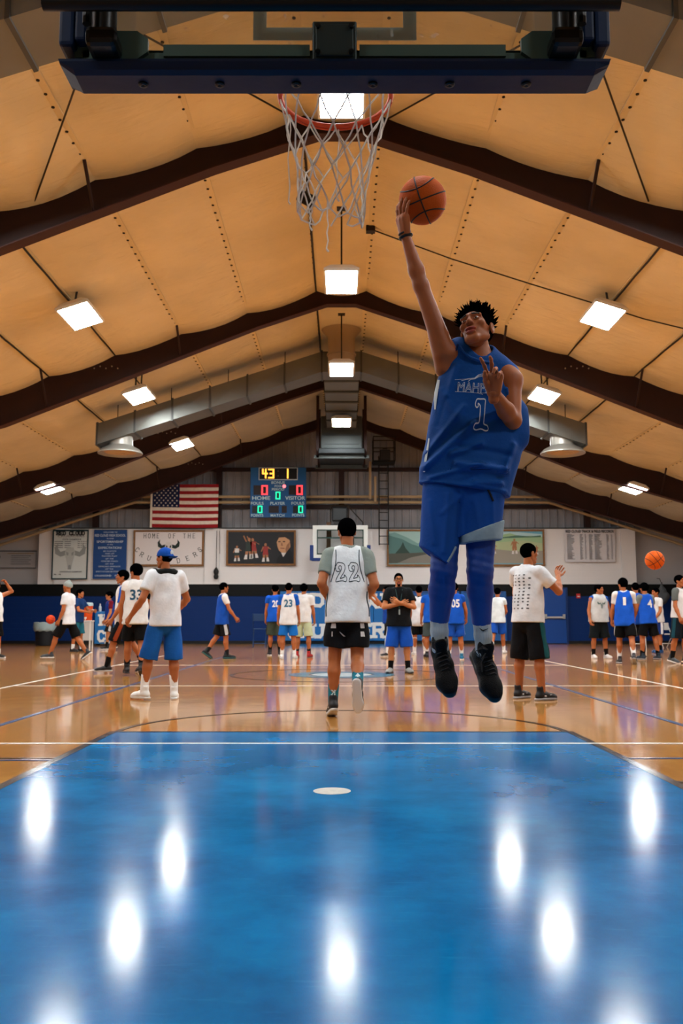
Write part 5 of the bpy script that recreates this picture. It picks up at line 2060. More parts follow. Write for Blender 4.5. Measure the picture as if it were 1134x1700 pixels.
    kind, scol = shirt[:2]
    V, Fc = shirt_mesh(0 if kind == 'tank' else (.62 if kind == 'tee' else .62), .030 if kind == 'tank' else .022, hem, .008, .088 if kind == 'tank' else .072)
    sh_o = link_mesh('jersey' if kind == 'tank' else 'shirt', np_mesh('shirt', loc(V), Fc, fabric(scol)), root)
    if number:
        bvh = BVHTree.FromPolygons([tuple(v) for v in V], [tuple(q) for q in Fc])
        for (txt, side, colr, w, hh, zoff) in number:
            sd = 1 if side == 'front' else -1
            org = P + sp * zoff * s + f * sd * .8
            right = l * sd
            project_text('number' if txt.isdigit() else 'chest_emblem', txt, plain(colr), sh_o, bvh, org, right, z, -f * sd, w * s, hh * s, bold=.03, font=None if txt else emblem)
    # shorts
    scol, ln = shorts[:2]
    F = Field(lo, hi, h)
    F.cone(P + sp * .0 * s, P + sp * .06 * s, .165 * s * bw, .15 * s * bw, .04, (fr_, .76))
    F.cone(P - sp * .10 * s, P, .10 * s * bw, .13 * s * bw, .04, (fr_, .9))
    for i in J:
        j = J[i]
        d = unit(j['kn'] - j['hip'])
        q = j['hip'] + d * .435 * s * ln
        if ln > 1:
            q = j['kn'] + unit(j['an'] - j['kn']) * .435 * s * (ln - 1)
        F.cone(j['hip'], q + d * .06, .096 * s * (.4 + .6 * bw), .116 * s * (.6 + .4 * bw), .025, None, [(q, d)])
    folds(F, .005)
    F.plane(P + sp * .09 * s, sp)
    V, Fc = F.mesh()
    so = link_mesh('shorts', np_mesh('shorts', loc(V), Fc, fabric(scol)), root)
    if stripe:
        bvh = BVHTree.FromPolygons([tuple(v) for v in V], [tuple(q) for q in Fc])
        for i, sg in ((0, 1), (1, -1)):
            j = J[i]
            d = unit(j['kn'] - j['hip'])
            mb = MB()
            vs = []
            for t_ in np.linspace(.0, ln * .97, 9):
                for u_ in np.linspace(-1, 1, 5):
                    c = j['hip'] + d * .435 * s * t_
                    o_ = unit(l * sg + f * u_ * .35)
                    hit = bvh.ray_cast(Vector(c + o_ * .5), Vector(-o_), 1.0)
                    q = np.array(hit[0]) + o_ * .005 if hit[0] is not None else c + o_ * .1
                    vs.append(tuple(q - base))
            mb.add(vs, [(a * 5 + b, a * 5 + b + 1, a * 5 + b + 6, a * 5 + b + 5) for a in range(8) for b in range(4)])
            mb.build('side_stripe', fabric(stripe), so, smooth=True)
    # socks and shoes
    for i in J:
        j = J[i]
        d = unit(j['an'] - j['kn'])
        if socks:
            F = Field(np.minimum(j['an'], j['kn']) - .1, np.maximum(j['an'], j['kn']) + .1, .010)
            top = j['an'] - d * socks[1] * s - d * .03 * s
            g = min(1, socks[1] / .3)
            F.cone(top - d * .03, j['an'] + d * .02, (.044 + .020 * g) * s, .043 * s, .02, None, [(top, -d)])
            V, Fc = F.mesh()
            link_mesh('sock', np_mesh('sock', loc(V), Fc, fabric(socks[0])), root)
        fr2 = (np.stack([np.cross(j['t'], j['u']), j['t'], j['u']], 1) * s, j['an'] - j['u'] * .085 * s)
        so_ = link_mesh('shoe', np_mesh('shoe', loc(xf(TPL_UP[0], fr2)), TPL_UP[1], mat('shoe_' + shoes[0], shoes[0], .55)), root)
        link_mesh('sole', np_mesh('sole', loc(xf(TPL_SOLE[0], fr2)), TPL_SOLE[1], mat('sole_' + shoes[1], shoes[1], .5)), so_)
        mb = MB()
        for q in range(4):
            mb.tube([xf(np.array([[sx_, .035 + .022 * q, .098 - .010 * q - .02 * abs(sx_) * 20 * .5]]), fr2)[0] - base for sx_ in (-.022, 0, .022)], .0035 * s, 5)
        tag(mb.build('lace', plain(shoes[2] if len(shoes) > 2 else '3a3a3a'), so_), kind='stuff')
        if len(shoes) > 3:       # curved side mark
            mb = MB()
            for sg in (-1, 1):
                pl = [(-.03, .062), (.0, .046), (.04, .044), (.11, .066), (.045, .056), (.0, .058), (-.025, .074)]
                mb.add([xf(np.array([[sg * (.0445 + (.003 if y_ > .03 else 0)), y_, z_]]), fr2)[0] - base for y_, z_ in pl], [tuple(range(7))])
            mb.build('shoe_mark', plain(shoes[3]), so_)
    J.update(P=P, S=S, N=N, HC=HC, f=f, l=l, s=s, sp=sp, hfr=hfr, base=base, root=root, shirt=sh_o, shorts=so)
    if extras:
        extras(J)
    return J


WHT, NAVY, ROYAL, BLK, GRY = 'd6d6d4', '0e3a86', '0f4aa6', '070708', '7f8582'

# man in the reversed blue cap
def draped(J):
    s, base = J['s'], J['base']
    F = Field(J['N'] - .35, J['N'] + .3, .012)
    N, l, f, sp = J['N'], J['l'], J['f'], J['sp']
    ringp = [N + sp * .0 * s + s * (l * .130 * math.cos(a) + f * (.085 * math.sin(a) + .012)) - sp * s * .02 * abs(math.cos(a)) for a in np.linspace(0, 2 * math.pi, 15)]
    for a, b in zip(ringp, ringp[1:]):
        F.cone(a, b, .033 * s, .033 * s, .02)
    for sg in (-1, 1):
        F.cone(N + s * (l * sg * .12 + f * .06), N + s * (l * sg * .15 + f * .135) - sp * .30 * s, .04 * s, .035 * s, .03)
    V, Fc = F.mesh()
    link_mesh('draped_jacket', np_mesh('draped_jacket', V - base, Fc, fabric('15191a')), J['root'])
    em = xf(np.array([[0, -.138, .06]]), J['hfr'])[0] - base
    fb = J['hfr'][0][:, 1] / s
    MB().lathe([(.001, .006), (.026, .004), (.030, 0)], (0, 0, 0), 14, Matrix.Translation(tuple(em + fb * .022)) @ Vector(tuple(-fb)).to_track_quat('Z', 'Y').to_matrix().to_4x4()).build('cap_badge', plain('a9b3b8'), J['root'])


person(275, 10.75, 1.74, 212, 'man in a backwards blue cap, white tee, long blue shorts and white shoes', legs=((6, 12, 4), (0, 3, 3)), arms=((-8, 24, 40, 0), (14, 26, 52, 30)), turn=30, nod=2, hair='cap', hair_col='12479c',
       shirt=('tee', 'd4d9de'), shorts=('15529c', 1.10), socks=('e2e2e0', .17), shoes=('e2e2de', 'd8d8d4', 'd8d8d4'), build=1.0, hem=.09, tone='a', toes=14, h=.012, extras=draped)
# pair walking left
person(226, 15.3, 1.80, 192, 'player in white jersey 33 and black shorts seen from behind', legs=((12, 3, 8), (-6, 2, 14)), arms=((4, 10, 18), (18, 6, 35, 30)), turn=45, hair='thick', shirt=('tank', 'cfcfcc'), under=(WHT, .3),
       shorts=(BLK, .92), socks=(BLK, .12), shoes=('17171a', '1c1c1e'), number=[('33', 'back', '1f4a63', .20, .175, .34)], hem=.14)
person(206, 16.2, 1.79, 285, 'player in a blue sleeved shirt and black shorts striding left beside jersey 33', legs=((22, 3, 8), (-20, 3, 12)), arms=((10, 6, 22), (-4, 8, 15)), turn=0, hair='short', shirt=('tank', WHT), under=('0f4aa0', .8),
       shorts=(BLK, .98), stripe='8a3a1c', socks=(BLK, .14), shoes=('17171a', 'b9b9b5'), hem=.10)
# beanie man
person(114, 21.3, 1.82, 262, 'man in a grey knit cap, white tee and black shorts walking left', legs=((30, 3, 12), (-22, 3, 14)), arms=((0, 8, 25), (-8, 8, 20)), turn=-15, hair='beanie', hair_col='87908d', shirt=('tee', 'd0d4d8'), shorts=(BLK, 1.0),
       socks=None, shoes=('2b2f33', 'cfcfcb'), hem=.12, h=.015)
person(131, 27.0, 1.80, 75, 'person in a dark blue top and patterned teal shorts by the orange cooler', arms=((30, 12, 60, 20), (25, 12, 60, 20)), hair='short', shirt=('tee', '14325f'), shorts=('1f5f70', .98), socks=('d0d0cc', .1), shoes=('1a1a1c', '3a3a3a'), h=.018)
person(183, 28.3, 1.74, 300, 'boy with maroon sleeves under a blue pinnie facing left', legs=((10, 3, 6), (-8, 3, 10)), arms=((6, 8, 20), (2, 8, 15)), hair='mop', tone='b', shirt=('tank', '17357f'), under=('6e1626', .62), shorts=('18181a', .92), stripe='b9b9b9', socks=('17171a', .12), shoes=('17171a', 'c9c9c5'), hem=.16, h=.018)
person(-8, 22.3, 1.86, 60, 'player at the left edge with one hand on his head', arms=(('pos', (.06, .22, .10), (.05, .06, .28)), ('pos', (.05, .20, .14), (.06, -.02, .30))), turn=-30, shirt=('tank', 'd8dcde'), shorts=(BLK, 1.02), stripe='2a6a7a', socks=('d0d0cc', .1), shoes=('1a1a1c', 'd0d0cc'), h=.016)
# boy in blue pinnie, left of centre
person(369, 22.1, 1.80, 112, 'player in a blue pinnie over white sleeves walking right alone', legs=((-12, 2, 22), (10, 2, 6)), arms=((4, 8, 15), (18, 8, 22)), turn=10, hair='short', shirt=('tank', '15459b'), under=('d2d2d0', .6), shorts=('121214', .92), stripe='b4b4b4', socks=('17171a', .1), shoes=('121a1c', '2a5a5a'), hem=.15, h=.015)
# trio near the lettered pad
person(457, 24.0, 1.82, 188, 'player in blue jersey 20 and camouflage shorts behind jersey 23', legs=((4, 3, 3), (-2, 3, 4)), hair='short', shirt=('tank', '1450b4'), under=('1450b4', .45), shorts=('3c4438', .98), stripe='22281f', socks=(BLK, .2), shoes=('17171a', 'c9c9c5'), number=[('20', 'back', 'd8d8d4', .17, .17, .36)], h=.016)
person(479, 22.1, 1.79, 180, 'player in white jersey 23 with blue sleeves and blue shorts', legs=((0, 5, 2), (0, 5, 2)), arms=((2, 10, 12), (2, 10, 12)), turn=-15, hair='short', shirt=('tank', 'cfd1d2'), under=('1450a8', .62), shorts=('1461b0', .92), socks=('d8d8d4', .12), shoes=('d2d2ce', 'c9c9c5'), number=[('23', 'back', '1d5a78', .20, .18, .36)], hem=.15, h=.015)
person(504, 22.9, 1.80, 172, 'player in white tee, pale green shorts and red shoes seen from behind', legs=((2, 6, 4), (-4, 6, 4)), arms=((4, 10, 14), (4, 10, 14)), hair='thick', shirt=('tee', 'd2d2d0'), shorts=('b3bf9a', 1.0), socks=(BLK, .1), shoes=('a01c1c', '7a1c1c'), h=.016)


# coach with crossed arms
def coach(J):
    base, hfr, s = J['base'], J['hfr'], J['s']
    W = lambda p: xf(np.array([p], float), hfr)[0] - base
    g = MB()
    for sg in (-1, 1):
        g.tube([W((sg * .034 + .024 * math.cos(a), .098, .010 + .017 * math.sin(a))) for a in np.linspace(0, 2 * math.pi, 14, endpoint=False)], .0035, 5, closed=True)
        g.tube([W((sg * .058, .096, .014)), W((sg * .080, .05, .014)), W((sg * .082, -.01, .006))], .003, 5)
    g.tube([W((-.010, .100, .012)), W((.010, .100, .012))], .003, 5)
    g.build('glasses', plain('0c0c0e'), J['root'])
    F = Field((-.06, .03, -.14), (.06, .12, -.03), .004)
    F.ell((0, .074, -.098), (.026, .022, .022), .01)
    for sg in (-1, 1):
        F.cone((sg * .028, .078, -.052), (sg * .022, .074, -.09), .006, .008, .006)
    F.cone((-.022, .091, -.040), (.022, .091, -.040), .0045, .0045, .004)
    V, Fc = F.mesh()
    link_mesh('beard', np_mesh('beard', xf(V, hfr) - base, Fc, hair_m), J['root'])
    f, l, S, P = J['f'], J['l'], J['S'], J['P']
    MB().tube([S - base + l * .06 + f * .10 + np.array([0, 0, .05]), S - base + l * .03 + f * .155 - np.array([0, 0, .12]), S - base + f * .165 - np.array([0, 0, .30])], .006, 6).tube([S - base - l * .06 + f * .10 + np.array([0, 0, .05]), S - base - l * .03 + f * .155 - np.array([0, 0, .12]), S - base + f * .165 - np.array([0, 0, .30])], .006, 6).build('lanyard', plain('16383a'), J['root'])
    MB().box((-.012, -.01, -.09), (.012, .01, 0), Matrix.Translation(tuple(S - base + f * .175 - np.array([0, 0, .30])))).build('whistle', plain('8f9a9a'), J['root'])


person(662, 16.1, 1.72, 0, 'bearded coach in glasses and black tee standing with crossed arms', legs=((3, 6, 2), (3, 6, 2)), arms=(('pos', (.09, .09, -.27), (.235, -.20, -.185)), ('pos', (.09, .09, -.27), (.175, -.20, -.215))), hands_curl={0: (0, 1, 0), 1: (0, 1, 0)}, lean=0, hair='buzz', tone='b', build=1.16,
       shirt=('tee', '0d0f12'), shorts=('1448a4', 1.10), stripe='c3c9d2', socks=(BLK, .11), shoes=('8b8f8f', '2a2a2c'), hem=.11, h=.0125, toes=10, extras=coach)
person(645, 23.5, 1.76, 275, 'player in blue pinnie holding both hands up left of the coach', arms=(('pos', (.20, .08, -.16), (.36, .04, .08)), ('pos', (.22, .08, -.12), (.40, .06, .04))), hair='short', shirt=('tank', '123c8c'), under=('101214', .6), shorts=(BLK, .95), shoes=('1a1a1c', 'c9c9c5'), h=.016)
person(696, 24.4, 1.80, 182, 'player in white pinnie over black sleeves with white leg sleeves right of the coach', legs=((3, 4, 3), (-2, 4, 3)), hair='short', shirt=('tank', 'c6c8ca'), under=('0e0e10', .75), shorts=(BLK, .95), socks=('d2d2d0', .34), shoes=('d2d2ce', 'c9c9c5'), hem=.2, h=.016)
person(716, 22.8, 1.79, 180, 'player in blue jersey and dark grey shorts partly behind the jumper\'s right shin', arms=((3, 9, 12), (3, 9, 12)), hair='buzz', shirt=('tank', '1250b0'), under=('1250b0', .4), shorts=('3f4a4a', .98), socks=('d0d0cc', .12), shoes=('17171c', '2a2a2c'), h=.016)
person(755, 21.4, 1.77, 180, 'player in blue jersey 05 seen between the jumper\'s legs', legs=((2, 5, 2), (2, 5, 2)), arms=((2, 10, 12), (10, 16, 22)), hair='short', shirt=('tank', '124cae'), under=('124cae', .4), shorts=('14459c', .92), stripe='c9ccd0', socks=('d6d6d2', .2), shoes=('1d6a8c', 'd2d2ce'), number=[('05', 'back', 'd8d8d4', .20, .19, .36)], hem=.12, h=.016)
person(826, 25.5, 1.80, 165, 'player in white jersey and blue shorts half hidden behind the clapping man', legs=((-14, 4, 30), (12, 4, 8)), arms=((8, 8, 40), (10, 8, 60)), hair='short', shirt=('tank', 'c6ced0'), under=('c6ced0', .4), shorts=('14459c', .92), socks=('d0d0cc', .1), shoes=('d2d2ce', 'c9c9c5'), h=.016)


# clapping man
def clap(J):
    base, P, sp, f, l, s = J['base'], J['P'], J['sp'], J['f'], J['l'], J['s']
    me = J['shirt'].data
    bvh = BVHTree.FromPolygons([tuple(np.array(v.co) + base) for v in me.vertices], [tuple(p.vertices) for p in me.polygons])
    rr = random.Random(4)
    for r in range(11):
        for c in range(5):
            if (r in (4, 5) and c < 2) or rr.random() < .08:
                continue
            x, zz = (c - 2.2) * .062, .47 - r * .038
            k = rr.choice((3, 4, 5, 6))
            bm = bmesh.new()
            vs = [bm.verts.new((x + rr.uniform(.011, .020) * math.cos(a), zz + rr.uniform(.006, .012) * math.sin(a), 0)) for a in np.linspace(0, 2 * math.pi, k + 2, endpoint=False)]
            bm.faces.new(vs)
            ok = True
            for v in bm.verts:
                hit = bvh.ray_cast(Vector(P + sp * v.co.y * s - l * v.co.x * s - f * .8), Vector(f), 2.0)
                if hit[0] is None:
                    ok = False
                    break
                v.co = hit[0] - Vector(base) - Vector(f) * .004
            if ok:
                me2 = bpy.data.meshes.new('printed_mark')
                bm.to_mesh(me2)
                me2.materials.append(plain('4b4e52' if rr.random() > .06 else 'b0543c'))
                link_mesh('printed_mark', me2, J['shirt'])
            bm.free()


person(876, 10.75, 1.80, 128, 'man in a printed white tee and black shorts clapping by the blue door', legs=((2, 7, 2), (2, 7, 2)), arms=(('pos', (.17, .16, -.22), (.34, .02, -.04)), ('pos', (.20, .10, -.22), (.38, -.05, -.03))), hands_curl={0: (-.55, .75, .3), 1: (.3, -.8, .2)}, turn=-10, hair='buzz', tone='a',
       shirt=('tee', 'd2d6da'), shorts=('0d0d10', 1.12), stripe='14484c', socks=None, shoes=('131315', '9a9a9c', '3a3a3a', 'dcdcdc'), hem=.07, build=1.06, h=.012, extras=clap)
# right-hand group
person(993, 22.3, 1.76, 12, 'heavy player in a light grey jersey and long black shorts facing right', legs=((4, 6, 3), (0, 6, 3)), arms=((2, 16, 20), (2, 16, 25)), turn=45, hair='short', build=1.28, shirt=('tank', 'b9bcbb'), under=('174a96', .25), shorts=('0f1416', 1.04), socks=(BLK, .12), shoes=('d2d2ce', 'c9c9c5'),
       number=[('', 'front', '59706c', .22, .17, .34)], hem=.06, h=.015)
person(1036, 19.5, 1.78, 168, 'player in blue pinnie 1 over white sleeves with striped white socks', legs=((10, 3, 8), (-16, 4, 12)), arms=((4, 10, 12), (16, 8, 20)), turn=30, hair='thick', shirt=('tank', '1650b6'), under=('cfcfcd', .66), shorts=(BLK, .9), stripe='b4b4b0', socks=('d2d2d0', .2), shoes=('2b2b2f', '9a9a9a'), number=[('1', 'back', 'd8d8d4', .06, .17, .36)], hem=.16, h=.0145)
person(1056, 22.2, 1.80, 160, 'player in blue pinnie 2 close behind jersey 1', legs=((4, 3, 4), (-4, 3, 6)), arms=((4, 8, 12), (10, 10, 20)), turn=20, hair='short', shirt=('tank', '154cae'), under=('154cae', .5), shorts=(BLK, .9), stripe='b4b4b0', socks=(BLK, .14), shoes=('2b2b2f', 'c9c9c5'), number=[('2', 'back', 'd8d8d4', .12, .17, .36)], hem=.15, h=.015)
person(1075, 21.6, 1.78, 198, 'player in blue jersey 4 and black shorts leaning forward', legs=((6, 7, 6), (-4, 7, 6)), arms=((14, 6, 20), (10, 8, 20)), lean=8, turn=0, hair='thick', shirt=('tank', '1650b6'), under=('6f7674', .5), shorts=(BLK, .9), socks=(BLK, .1), shoes=('1c2a36', '8a8a8a'), number=[('4', 'back', 'd8d8d4', .13, .18, .36)], hem=.12, h=.0145)
person(1091, 26.0, 1.80, 285, 'player in a white vest over grey sleeves facing jersey 4', arms=((8, 8, 30), (8, 8, 30)), hair='short', shirt=('tank', 'c4c4c2'), under=('c9c9c7', .62), shorts=('14285c', 1.0), stripe='c0c0c0', socks=(BLK, .1), shoes=('14487c', '14487c'), h=.018)
person(1127, 19.6, 1.83, 42, 'player at the right edge in a white vest over a grey tee', legs=((5, 3, 4), (-6, 3, 6)), arms=((6, 10, 20), (4, 10, 20)), turn=0, hair='short', shirt=('tank', 'cfcfcf'), under=('585c5a', .66), shorts=('101820', 1.04), stripe='17404c', socks=(BLK, .12), shoes=('3a3d3f', 'c9c9c5'), hem=.03, h=.0145)

# ---- runner in white jersey 22


def runner(J):
    base, P, sp, f, l, s = J['base'], J['P'], J['sp'], J['f'], J['l'], J['s']
    me = J['shirt'].data
    V = [np.array(v.co) + base for v in me.vertices]
    bvh = BVHTree.FromPolygons([tuple(v) for v in V], [tuple(p.vertices) for p in me.polygons])
    org = P + sp * .335 * s - f * .8
    ln = mat('jersey_outline', '17323a', .7)
    project_text('number', '22', ln, J['shirt'], bvh, org, -l, np.array([0, 0, 1.0]), f, .235 * s, .185 * s, lift=.003, bold=.0, font=ornate22)
    # dark piping at armholes and hem
    for sg in (-1, 1):
        pts = []
        for t in np.linspace(0, 1, 14):
            q = P + sp * (.545 - .30 * t) * s + l * sg * (.108 + .045 * math.sin(t * math.pi * .5) - .028 * math.sin(t * math.pi)) * s
            hit = bvh.ray_cast(Vector(q - f * .8), Vector(f), 2.0)
            if hit[0] is not None:
                pts.append(np.array(hit[0]) - base - f * .002)
        MB().tube(pts, .0045, 6).build('armhole_piping', ln, J['shirt'], smooth=True)
        for dx in (.0, .016):
            pts = []
            for t in np.linspace(0, 1, 10):
                o = l * sg - f * (.25 + dx * 4)
                o = unit(o)
                q = P + sp * (.16 - .23 * t) * s
                hit = bvh.ray_cast(Vector(q + o * .6), Vector(-o), 1.0)
                if hit[0] is not None:
                    pts.append(np.array(hit[0]) - base + o * .001)
            MB().tube(pts, .004, 6).build('side_piping', ln, J['shirt'], smooth=True)
    # playing card socks: letter and spades
    for i in (0, 1):
        j = J[i]
        d = unit(j['an'] - j['kn'])
        right = unit(np.cross(-f, d)) * -1
        c = j['an'] - d * .055 * s
        back = unit(-f - d * (-f @ d))
        sock = [o for o in J['root'].children if o.name.startswith('sock')][i]
        mb = MB()
        k = .036

        def put(x, y):
            return c + right * x + (-d) * y + back * (math.sqrt(max(0, .050 ** 2 - x * x)) + .004) * s - base
        for dz, sh in ((.045, 'K' if i == 0 else 'spade'), (-.035, 'spade')):
            if sh == 'K':
                for q in slab_letter('K', .028, .04, .008):
                    mb.add([put(x, dz + y) for x, y in q], [(0, 1, 2, 3)])
            else:
                pl = [(0, .028), (.012, .010), (.022, -.004), (.018, -.016), (.006, -.012), (.010, -.026), (-.010, -.026), (-.006, -.012), (-.018, -.016), (-.022, -.004), (-.012, .010)]
                ctr = put(0, dz)
                vs = [ctr] + [put(x, dz + y) for x, y in pl]
                mb.add(vs, [(0, a, a % 11 + 1) for a in range(1, 12)])
        mb.build('card_print', plain('b9d3d8'), sock)
        F = Field(np.minimum(j['an'], j['kn']) - .1, np.maximum(j['an'], j['kn']) + .1, .008)
        top = j['an'] - d * .175 * s
        F.cone(top, top + d * .03 * s, .052 * s, .051 * s, .005, None, [(top - d * .0, -d), (top + d * .03 * s, d)])
        V_, Fc = F.mesh()
        link_mesh('sock_cuff', np_mesh('sock_cuff', V_ - base, Fc, fabric('14181c')), sock)
    # white marks on the shorts
    me = J['shorts'].data
    bvh = BVHTree.FromPolygons([tuple(np.array(v.co) + base) for v in me.vertices], [tuple(p.vertices) for p in me.polygons])
    for sg in (-1, 1):
        for k in range(3):
            bm = bmesh.new()
            z0 = -.10 - .075 * k
            vs = []
            for (x, y) in ((-.02, 0), (.02, 0), (.022, .045), (-.012, .045)):
                o = unit(l * sg * 1.0 - f * .62)
                t_ = unit(l * -f[0] * 0 - f * 1.0 + l * -sg * .2)
                q = P + sp * (z0 + y) * s + t_ * x
                hit = bvh.ray_cast(Vector(q + o * .6), Vector(-o), 1.0)
                vs.append(bm.verts.new(tuple((np.array(hit[0]) if hit[0] is not None else q) - base + o * .005)))
            bm.faces.new(vs)
            m2 = bpy.data.meshes.new('shorts_mark')
            bm.to_mesh(m2)
            bm.free()
            m2.materials.append(plain('c9c9c9'))
            link_mesh('shorts_mark', m2, J['shorts'])


def ornate22():
    """outlined curly 2 drawn twice"""
    path = [(.02, .70), (-.02, .86), (.06, .84), (.16, .99), (.40, 1.0), (.66, .94), (.76, .74), (.68, .52), (.50, .32), (.38, .17), (.60, .22), (.72, .26), (.68, .36), (.80, .30), (.90, .14), (.80, .0), (.60, .05), (.36, .04), (.06, .0), (.08, .14),
            (.22, .34), (.42, .56), (.48, .74), (.40, .84), (.28, .80), (.26, .68), (.36, .66), (.34, .56), (.18, .54), (.06, .60)]
    mb = MB()
    for o in (0, 1.02):
        pts = []
        n = len(path)
        for i in range(n):
            p0, p1, p2, p3 = (np.array(path[(i + k) % n]) for k in (-1, 0, 1, 2))
            for t in (0, .33, .66):
                q = .5 * ((2 * p1) + (-p0 + p2) * t + (2 * p0 - 5 * p1 + 4 * p2 - p3) * t * t + (-p0 + 3 * p1 - 3 * p2 + p3) * t ** 3)
                pts.append((q[0] + o, q[1], 0))
        mb.tube(pts, .022, 4, closed=True)
    bm = bmesh.new()
    vs = [bm.verts.new(v) for v in mb.v]
    for f_ in mb.f:
        bm.faces.new([vs[i] for i in f_])
    return bm


person(577, 8.75, 1.83, 180, 'runner in white jersey 22 over grey tee seen from behind', legs=((4, 4, 6), (-2, 0, 52)), arms=((-24, 12, 75, 25), (-18, 14, 80, 25)), lean=5, turn=18, nod=6, hair='short', tone='a', shirt=('tank', 'd3dade'), under=('7f8a84', .66),
       shorts=('0e0f12', .80), socks=('1f6f84', .15), shoes=('17181b', 'c9c9c6', '9a9a9a', 'dcdcdc'), hem=.13, h=.009, plantar=(14, 20), extras=runner)

# ============================================================ the jumping player
JB = np.array([at(770, 1000, 4.43)[0], 4.43, 0.0])
jumper = empty('person', JB, 'leaping player in royal blue jersey 1 raising the ball to the hoop', 'person')


def jp(px, py, Y=4.43):
    return at(px, py, Y)


jersey_m = mat('jersey_royal', '054690', .8, var=.08, vscale=8, bump=.12, bscale=60, sheen=.03, spec=.2)
shorts_mm = mat('shorts_royal', '06408c', .85, var=.08, vscale=8, bump=.12, bscale=60, spec=.2)
tight_m = mat('tights_blue', '0a3a88', .55, var=.06, vscale=10, bump=.06, bscale=90, spec=.35)
sock_m = mat('ribbed_grey_sock', 'a3b0b6', .9, bump=.5, bscale=160, stretch=(1, 1, .06))
shoe_m = mat('black_knit_shoe', '050506', .7, bump=.4, bscale=180, spec=.15)
band_m = mat('grey_hem_band', '7f97a4', .85, var=.2, vscale=14)
skins = skin_mats('c')
FY = np.array([0, 1.0, 0])
# --- skeleton from the photograph
shR, elR, wrR = jp(739, 586, 4.42), jp(699, 474, 4.40), jp(672.5, 389, 4.375)
shL, elL, wrL = jp(848, 632, 4.42), jp(851, 698, 4.36), jp(820, 652, 4.17)
neck0, neck1 = jp(797, 596, 4.45), jp(792, 565, 4.44)
hipR, knR, anR = jp(741, 822, 4.45), jp(737, 945, 4.40), jp(729, 1036, 4.48)
hipL, knL, anL = jp(799, 822, 4.46), jp(797, 948, 4.42), jp(800, 1040, 4.49)
lo = np.array([jp(640, 1000)[0], 4.0, .50])
hi = np.array([jp(885, 1000)[0], 4.75, 3.02])
F = Field(lo, hi, .0060)
F.cone(jp(783, 640, 4.46), jp(775, 730, 4.47), .13, .12, .05, (FY, .68))
F.cone(jp(775, 730, 4.47), jp(770, 800, 4.47), .12, .14, .05, (FY, .7))
F.cone(jp(752, 590, 4.44), jp(838, 626, 4.44), .058, .055, .05)
F.cone(neck0, neck1, .056, .052, .03)
F.cone(neck0, jp(770, 592, 4.45), .045, .03, .04)
F.cone(neck0, jp(825, 612, 4.45), .045, .03, .04)
F.cone(shR, elR, .052, .0375, .03)
F.cone(jp(737, 612, 4.44), jp(728, 560, 4.43), .044, .040, .03)
mR = elR + (wrR - elR) * .30
F.cone(elR, mR, .0375, .0380, .02)
F.cone(mR, wrR, .0380, .0235, .02)
F.cone(jp(838, 622, 4.43), shL, .056, .056, .03)
F.cone(shL, elL, .053, .041, .03)
mL = elL + (wrL - elL) * .35
F.cone(elL, mL, .041, .040, .02)
F.cone(mL, wrL, .040, .0265, .02)
for a, b, ra, rb in ((hipR, knR, .078, .052), (knR, anR, .047, .034), (hipL, knL, .078, .050), (knL, anL, .045, .034)):
    F.cone(a, b, ra, rb, .02)
parts = [F.mesh() + (None,)]


def hand_world(wr, x, y, z, h, s=1.0, mirror=False, **kw):
    """hand grown at the wrist; x thumb side, y palm side, z fingers"""
    M = np.stack([unit(x), unit(y), unit(z)], 1)
    pts = [(M @ a + wr, M @ b + wr, ra, rb) for a, b, ra, rb in hand_prims(s=s, **kw)]
    allp = np.array([p for q in pts for p in q[:2]])
    G = Field(allp.min(0) - .05, allp.max(0) + .05, h)
    G.cone(wr - M[:, 2] * .03, wr + M[:, 2] * .02, .0245, .0245, .012, (M[:, 1], .85))
    for a, b, ra, rb in pts:
        G.cone(a, b, ra, rb, .006)
    return G.mesh()


# right hand under and beside the ball: fingers up, palm turned to the ball
zR = unit(jp(663, 330, 4.345) - wrR)
yR = unit(BALL - jp(664, 352, 4.355))
yR = unit(yR - zR * (yR @ zR))
xR = -np.cross(yR, zR)
parts.append(hand_world(wrR, np.cross(zR, yR), yR, zR, .0028, 1.02, curl=(10, 8, 8, 6), bend=(16, 14, 13, 12), spread=(-.20, -.05, .10, .26), thumb=(.9, .75)) + (None,))
# left hand in front of the chest, palm towards the camera, two fingers up
zL = unit(jp(821, 606, 4.13) - wrL)
yL = unit(np.array([-.35, -.9, .1]))
yL = unit(yL - zL * (yL @ zL))
xL = np.cross(yL, zL)
parts.append(hand_world(wrL, xL, yL, zL, .0028, 1.0, curl=(18, 22, 48, 58), bend=(14, 18, 46, 50), spread=(-.30, .04, .14, .24), thumb=(.25, .9)) + (None,))
# head: turned to the rim, chin raised
HC = jp(791, 549, 4.41)
yaw, pit, rol = math.radians(-31), math.radians(20), math.radians(-10)
fw = unit((math.sin(yaw) * math.cos(pit), -math.cos(yaw) * math.cos(pit), math.sin(pit)))
sd = unit(np.cross(fw, (0, 0, 1)))
upv = np.cross(sd, fw)
sd, upv = sd * math.cos(rol) + upv * math.sin(rol), upv * math.cos(rol) - sd * math.sin(rol)
HFR = (np.stack([sd, fw, upv], 1) * .98, HC)
hv, hf_, hm_ = head_field(.0024, mouth_open=.006)
parts.append((xf(hv, HFR), hf_, hm_))
V, Fc, mi = merge_meshes(parts)
link_mesh('body', np_mesh('body', V - JB, Fc, skins, mi), jumper)
